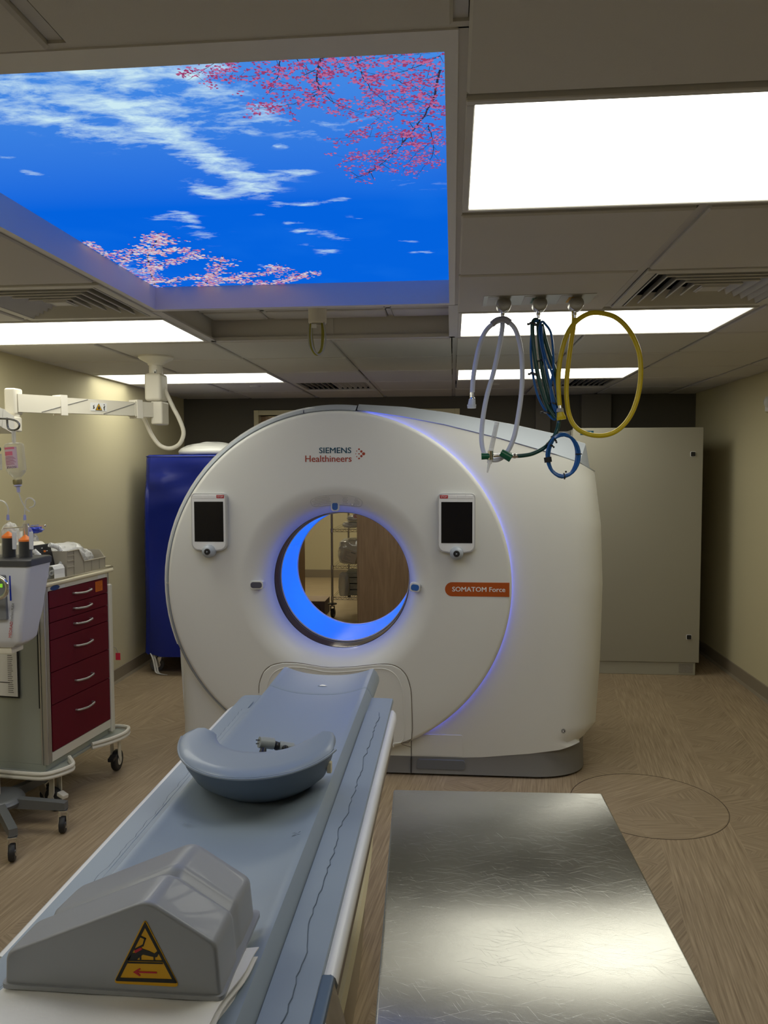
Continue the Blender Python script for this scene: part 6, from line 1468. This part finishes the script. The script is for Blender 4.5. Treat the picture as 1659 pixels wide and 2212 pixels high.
# green oxygen hose
gh = thing('green_gas_hose', 'dark green oxygen hose ending in a flow meter', 'hose', (0.334,3.060,2.176))
bm = new_bm(); tube(bm, [(0.333,3.060,2.176),(0.331,3.060,2.141),(0.337,3.060,2.069),(0.348,3.060,1.980),(0.367,3.060,1.890),(0.385,3.060,1.836),(0.398,3.060,1.813),(0.403,3.070,1.837),(0.387,3.075,1.892),(0.365,3.080,1.982),(0.350,3.080,2.072),(0.342,3.080,2.135),(0.337,3.070,2.160),(0.319,3.050,2.174),(0.306,3.040,2.152),(0.310,3.040,2.084),(0.325,3.040,1.978),(0.347,3.040,1.889),(0.372,3.040,1.826),(0.394,3.040,1.794)], 0.0080, 10); obj('hose_coil', bm, HOSEG, gh, True)
bm = new_bm(); tube(bm, [(0.342,3.050,2.156),(0.357,3.050,2.094),(0.379,3.050,2.023),(0.397,3.050,1.969),(0.408,3.050,1.907),(0.411,3.040,1.835),(0.410,3.040,1.781),(0.400,3.030,1.741),(0.381,3.030,1.706),(0.350,3.020,1.677),(0.307,3.010,1.656),(0.271,3.000,1.649),(0.239,3.000,1.647)], 0.0082, 10); obj('hose', bm, HOSEG, gh, True)
bm = new_bm(); cyl(bm, (0.251,3.000,1.647), (0.225,3.000,1.647), 0.0085, 0.0085, 14); cyl(bm, (0.242,3.000,1.647), (0.234,3.000,1.647), 0.0105, 0.0105, 6); obj('brass_fitting', bm, CHROME, gh, True)
fm = thing('oxygen_flow_meter', 'clear oxygen flow meter with green knobs on the green hose', 'flow meter', (0.150,2.990,1.647))
bm = new_bm(); cyl(bm, (0.224,2.990,1.647), (0.213,2.990,1.649), 0.013, 0.013, 16); cyl(bm, (0.224,2.985,1.638), (0.185,2.985,1.661), 0.0165, 0.0150, 18, bev=0.002); obj('green_coupler', bm, GREENK, fm, True)
bm = new_bm(); cyl(bm, (0.191,2.990,1.651), (0.157,2.990,1.649), 0.0075, 0.0075, 14); cyl(bm, (0.146,2.990,1.667), (0.145,2.990,1.633), 0.011, 0.011, 16, bev=0.001); obj('metal_body', bm, CHROME, fm, True)
bm = new_bm(); p, q_ = (0.141,2.990,1.647), (0.111,2.990,1.646); cyl(bm, p, q_, 0.0125, 0.0135, 10, bev=0.0015); obj('green_knob', bm, GREENK, fm, True)
bm = new_bm(); p, q_ = (0.146,2.990,1.663), (0.170,2.990,1.777); cyl(bm, p, q_, 0.0095, 0.0088, 18, bev=0.001); obj('clear_gauge_tube', bm, CLEARB, fm, True)
bm = new_bm(); d = Vector(q_)-Vector(p)
for k in range(17):
    o_ = Vector(p)+d*(0.15+0.045*k); lathe(bm, [(0.0092, -0.0003), (0.0098, -0.0003), (0.0098, 0.0003)], o_, 'Z', 10, 200, 300)
obj('gauge_marks', bm, PRINTK, fm, kind='stuff')
bm = new_bm(); cyl(bm, (0.145,2.990,1.635), (0.141,2.990,1.619), 0.0105, 0.0095, 14); cyl(bm, (0.141,2.990,1.619), (0.134,2.990,1.583), 0.0062, 0.0025, 12); obj('nozzle', bm, CLEARB, fm, True)
# blue tube : thin strands along the green hose, then a coil
bh = thing('blue_air_tube', 'thin blue tube tied up and coiled in a ring at its end', 'tube', (0.422,3.000,1.567))
bm = new_bm(); tube(bm, [(0.329,3.040,2.169),(0.309,3.040,2.155),(0.301,3.040,2.085),(0.303,3.040,2.014),(0.313,3.040,1.943),(0.329,3.040,1.880),(0.353,3.040,1.832),(0.383,3.040,1.794),(0.397,3.040,1.790),(0.401,3.040,1.812),(0.384,3.040,1.888),(0.357,3.040,1.995),(0.338,3.040,2.084),(0.333,3.040,2.134),(0.341,3.040,2.163),(0.355,3.040,2.154),(0.377,3.040,2.119),(0.386,3.040,2.048),(0.387,3.040,1.977),(0.378,3.040,1.915),(0.384,3.040,1.853),(0.397,3.040,1.817)], 0.0046, 8); obj('strand', bm, HOSEB, bh, True)
bm = new_bm(); tube(bm, [(0.341,3.035,2.145),(0.345,3.035,2.083),(0.359,3.035,2.021),(0.381,3.035,1.968),(0.395,3.035,1.923),(0.405,3.035,1.852),(0.409,3.035,1.790),(0.402,3.035,1.745),(0.385,3.020,1.709),(0.373,3.010,1.682)], 0.0046, 8); obj('strand', bm, HOSEB, bh, True)
cc = Vector((0.422,3.000,1.649)); pts = []; q = random.Random(2)
for k in range(5*28+6):
    a = 2*PI*k/28+2.2; turn = k/28
    rx, rz = 0.0585+0.0055*math.sin(turn*2.4)+0.0025*math.cos(turn*5), 0.0800+0.0050*math.cos(turn*2.9)
    pts.append(cc+Vector((rx*math.cos(a), -0.008+0.0045*turn+0.004*math.sin(a*2), rz*math.sin(a))))
bm = new_bm(); tube(bm, pts, 0.0047, 8, n=1); obj('coil', bm, HOSEB, bh, True)
for a, big in ((128, 1), (150, 1), (192, 2), (275, 0), (3, 0)):
    c = cc+Vector((0.0585*math.cos(R(a)), 0.001, 0.0800*math.sin(R(a)))); tn = Vector((-0.0585*math.sin(R(a)), 0, 0.0800*math.cos(R(a)))).normalized()
    bm = new_bm(); L = (0.002, 0.003, 0.010)[big]; cyl(bm, c-tn*L, c+tn*L, 0.0145 if big else 0.013, seg=16, bev=0.001); n2 = Vector((math.cos(R(a)), 0, math.sin(R(a)))) if big else Vector((0.3, -0.2, 0.9)).normalized()
    if big != 2: box(bm, -0.003, 0.003, -0.003, 0.003, -0.0035, 0.0035, mat=Matrix.Translation(c+n2*(0.017 if a != 275 else 0.018)*(1 if a in (275,) else -1)))
    obj('cable_tie', bm, BLACK, bh, True)
for p in ((0.310,3.045,2.156), (0.314,3.040,1.964), (0.363,3.040,1.815), (0.350,3.060,2.016), (0.391,3.050,1.850)):
    c = Vector(p); bm = new_bm(); cyl(bm, c+Vector((-0.001, 0, -0.003)), c+Vector((0.001, 0, 0.003)), 0.0165, seg=14, bev=0.001); box(bm, c.x-0.024, c.x-0.013, c.y-0.004, c.y+0.004, c.z-0.004, c.z+0.004, 0.001); obj('cable_tie', bm, BLACK, bh, True)

# ================================================================ BEYOND THE DOOR
wr = thing('wire_shelf_rack', 'chrome wire shelf rack on casters beyond the doorway', 'shelf rack', (-1.05, 8.8, 0))
RX0, RX1, RY0, RY1 = -1.282, -0.84, 8.10, 9.42
for x in (RX0, RX1):
    for y in (RY0, RY1):
        bm = new_bm(); cyl(bm, (x, y, 0.125), (x, y, 1.90), 0.0125, seg=14); ps = obj('post', bm, BRUSH, wr, True)
        bm = new_bm(); lathe(bm, [(0, 0.162), (0.048, 0.160), (0.050, 0.150), (0.02, 0.143), (0, 0.143)], (x, y, 0), seg=24); obj('bumper_disc', bm, BLACK, ps, True)
        caster(ps, x, y, 0.142, 0.05, R(80), RUBBER, BLACK, None, True, 0.03)
for z in (0.225, 0.560, 0.955, 1.42, 1.80):
    bm = new_bm()
    for y in (RY0, RY1):
        for dz in (0.0, -0.026): cyl(bm, (RX0, y, z+dz), (RX1, y, z+dz), 0.0032, seg=6)
        pts = [(RX0+(RX1-RX0)*k/16, y, z-0.013+(0.010 if k % 2 else -0.010)) for k in range(17)]; tube(bm, pts, 0.0026, 6, n=3)
    for x in (RX0, RX1):
        for dz in (0.0, -0.026): cyl(bm, (x, RY0, z+dz), (x, RY1, z+dz), 0.0032, seg=6)
        for y in (RY0, RY1): cyl(bm, (x, y, z-0.034), (x, y, z+0.010), 0.0185, 0.0165, 12)
    obj('shelf_frame', bm, CHROME, wr, True)
    bm = new_bm()
    for k in range(18): x = RX0+0.02+(RX1-RX0-0.04)*k/17; cyl(bm, (x, RY0, z+0.003), (x, RY1, z+0.003), 0.0022, seg=5)
    obj('shelf_wires', bm, CHROME, wr, kind='stuff')
def crump2(name, c, s, m_, seed, label, cat, amp=0.25, g=None):
    b = bmesh.new(); bmesh.ops.create_icosphere(b, subdivisions=4, radius=1.0); q = random.Random(seed)
    ks = [(Vector((q.uniform(-1, 1), q.uniform(-1, 1), q.uniform(-1, 1))).normalized(), q.uniform(3, 9), q.uniform(0, 6)) for _ in range(10)]
    for v in b.verts:
        n_ = sum(abs(math.sin(v.co.dot(d)*f+p)) for d, f, p in ks)/10-0.6
        m3 = max(abs(v.co.x), abs(v.co.y), abs(v.co.z)); v.co *= (0.55+0.45/m3)*(1+amp*n_*1.5)
        v.co.z = max(v.co.z, -0.92); 
    bmesh.ops.transform(b, matrix=Matrix.Translation((c[0], c[1], c[2]+0.92*s[2])) @ Matrix.Diagonal((s[0], s[1], s[2], 1)), verts=b.verts)
    return obj(name, b, m_, None, True, label=label, cat=cat, group=g, angle=30)
BAGM = mat('bag_pale', (0.56, 0.55, 0.50), 0.2, coat=0.8)
crump2('plastic_bag', (-1.08, 8.28, 0.963), (0.11, 0.13, 0.035), BAGM, 31, 'flat pale packets lying on the upper wire shelf', 'packet', 0.15)
crump2('plastic_bag', (-1.06, 8.25, 1.035), (0.075, 0.09, 0.032), BAGM, 33, 'small pale packet topping the upper shelf pile', 'packet', 0.2)
crump2('plastic_bag', (-1.045, 8.30, 0.568), (0.195, 0.16, 0.145), clear('shelf_bag_clear', (0.62, 0.60, 0.54), 0.12, 0.75), 35, 'big clear bag of boxes on the middle wire shelf', 'bag', 0.18)
bm = new_bm(); T = Matrix.Translation((-1.095, 8.135, 0.655)) @ Matrix.Rotation(R(17), 4, 'Y'); box(bm, -0.075, 0.075, -0.02, 0.02, -0.052, 0.072, 0.002, mat=T)
bx = obj('boxed_supply', bm, mat('carton_pale', (0.50, 0.46, 0.38), 0.7), None, False, label='tilted printed carton in front of the middle shelf bag', cat='box')
bm = new_bm()
rr = random.Random(9)
for k in range(7): box(bm, -0.06, -0.06+rr.uniform(0.02, 0.08), -0.0215, -0.02, 0.050-k*0.014, 0.053-k*0.014, mat=T)
box(bm, 0.0, 0.05, -0.0215, -0.02, 0.050, 0.060, mat=T)
obj('print_lines', bm, PRINTG, bx)
bm = new_bm(); box(bm, -1.06, -0.99, 8.13, 8.15, 1.06, 1.12, 0.002); s2 = obj('small_carton', bm, PAPER, None, False, label='small white carton with round emblem on the upper shelf', cat='box')
bm = new_bm(); lathe(bm, [(0.014, 8.1288), (0.020, 8.1288), (0.020, 8.13)], (-1.03, 0, 1.095), 'Y', 16); cyl(bm, (-1.03, 8.1285, 1.095), (-1.03, 8.13, 1.095), 0.007, seg=8); obj('emblem', bm, REDP, s2)
wrp = clear('wrap_clear', (0.55, 0.56, 0.52), 0.12, 0.55)
for k in range(4):
    bm = new_bm(); z = 0.236+0.066*k; x0_ = -1.15+(0.0 if k < 3 else 0.02)
    prism(bm, [(x0_, z), (-0.86, z), (-0.86, z+0.056), (x0_-0.008, z+0.056)], 8.16, 8.42, 'XZ', 0.004)
    bi = obj('plastic_drawer_tray', bm, mat('tray_grey_green', (0.30, 0.31, 0.26), 0.5) if k == 0 else MATS['tray_grey_green'], None, True, label='%s of the four stacked grey trays on the lowest wire shelf' % ('lowest', 'second from bottom', 'third from bottom', 'topmost')[k], cat='tray', group='stacked trays on the wire rack')
    bm = new_bm(); box(bm, x0_-0.012, -0.855, 8.152, 8.16, z+0.047, z+0.057, 0.002); box(bm, -1.06, -1.02, 8.155, 8.16, z+0.020, z+0.030); obj('tray_lip', bm, mat('tray_lip', (0.42, 0.43, 0.38), 0.4), bi)
crump2('plastic_bag', (-1.16, 8.145, 0.232), (0.060, 0.035, 0.135), wrp, 41, 'clear wrap hanging beside the stacked trays', 'plastic wrap', 0.2)
fb = thing('floor_box', 'dark cardboard box on the floor beyond the doorway', 'box', (-1.48, 8.3, 0))
bm = new_bm(); box(bm, -1.68, -1.375, 8.15, 8.5, 0.0, 0.165, 0.002); obj('carton', bm, BOXC, fb)
bm = new_bm(); box(bm, -1.682, -1.373, 8.148, 8.502, 0.1655, 0.170); obj('lid', bm, BOXT, fb)
bm = new_bm(); lathe(bm, [(0.045, 8.1475), (0.050, 8.1475), (0.050, 8.149)], (-1.47, 0, 0.085), 'Y', 24); box(bm, -1.474, -1.466, 8.1475, 8.149, 0.055, 0.11); obj('box_print', bm, PRINTK, fb)
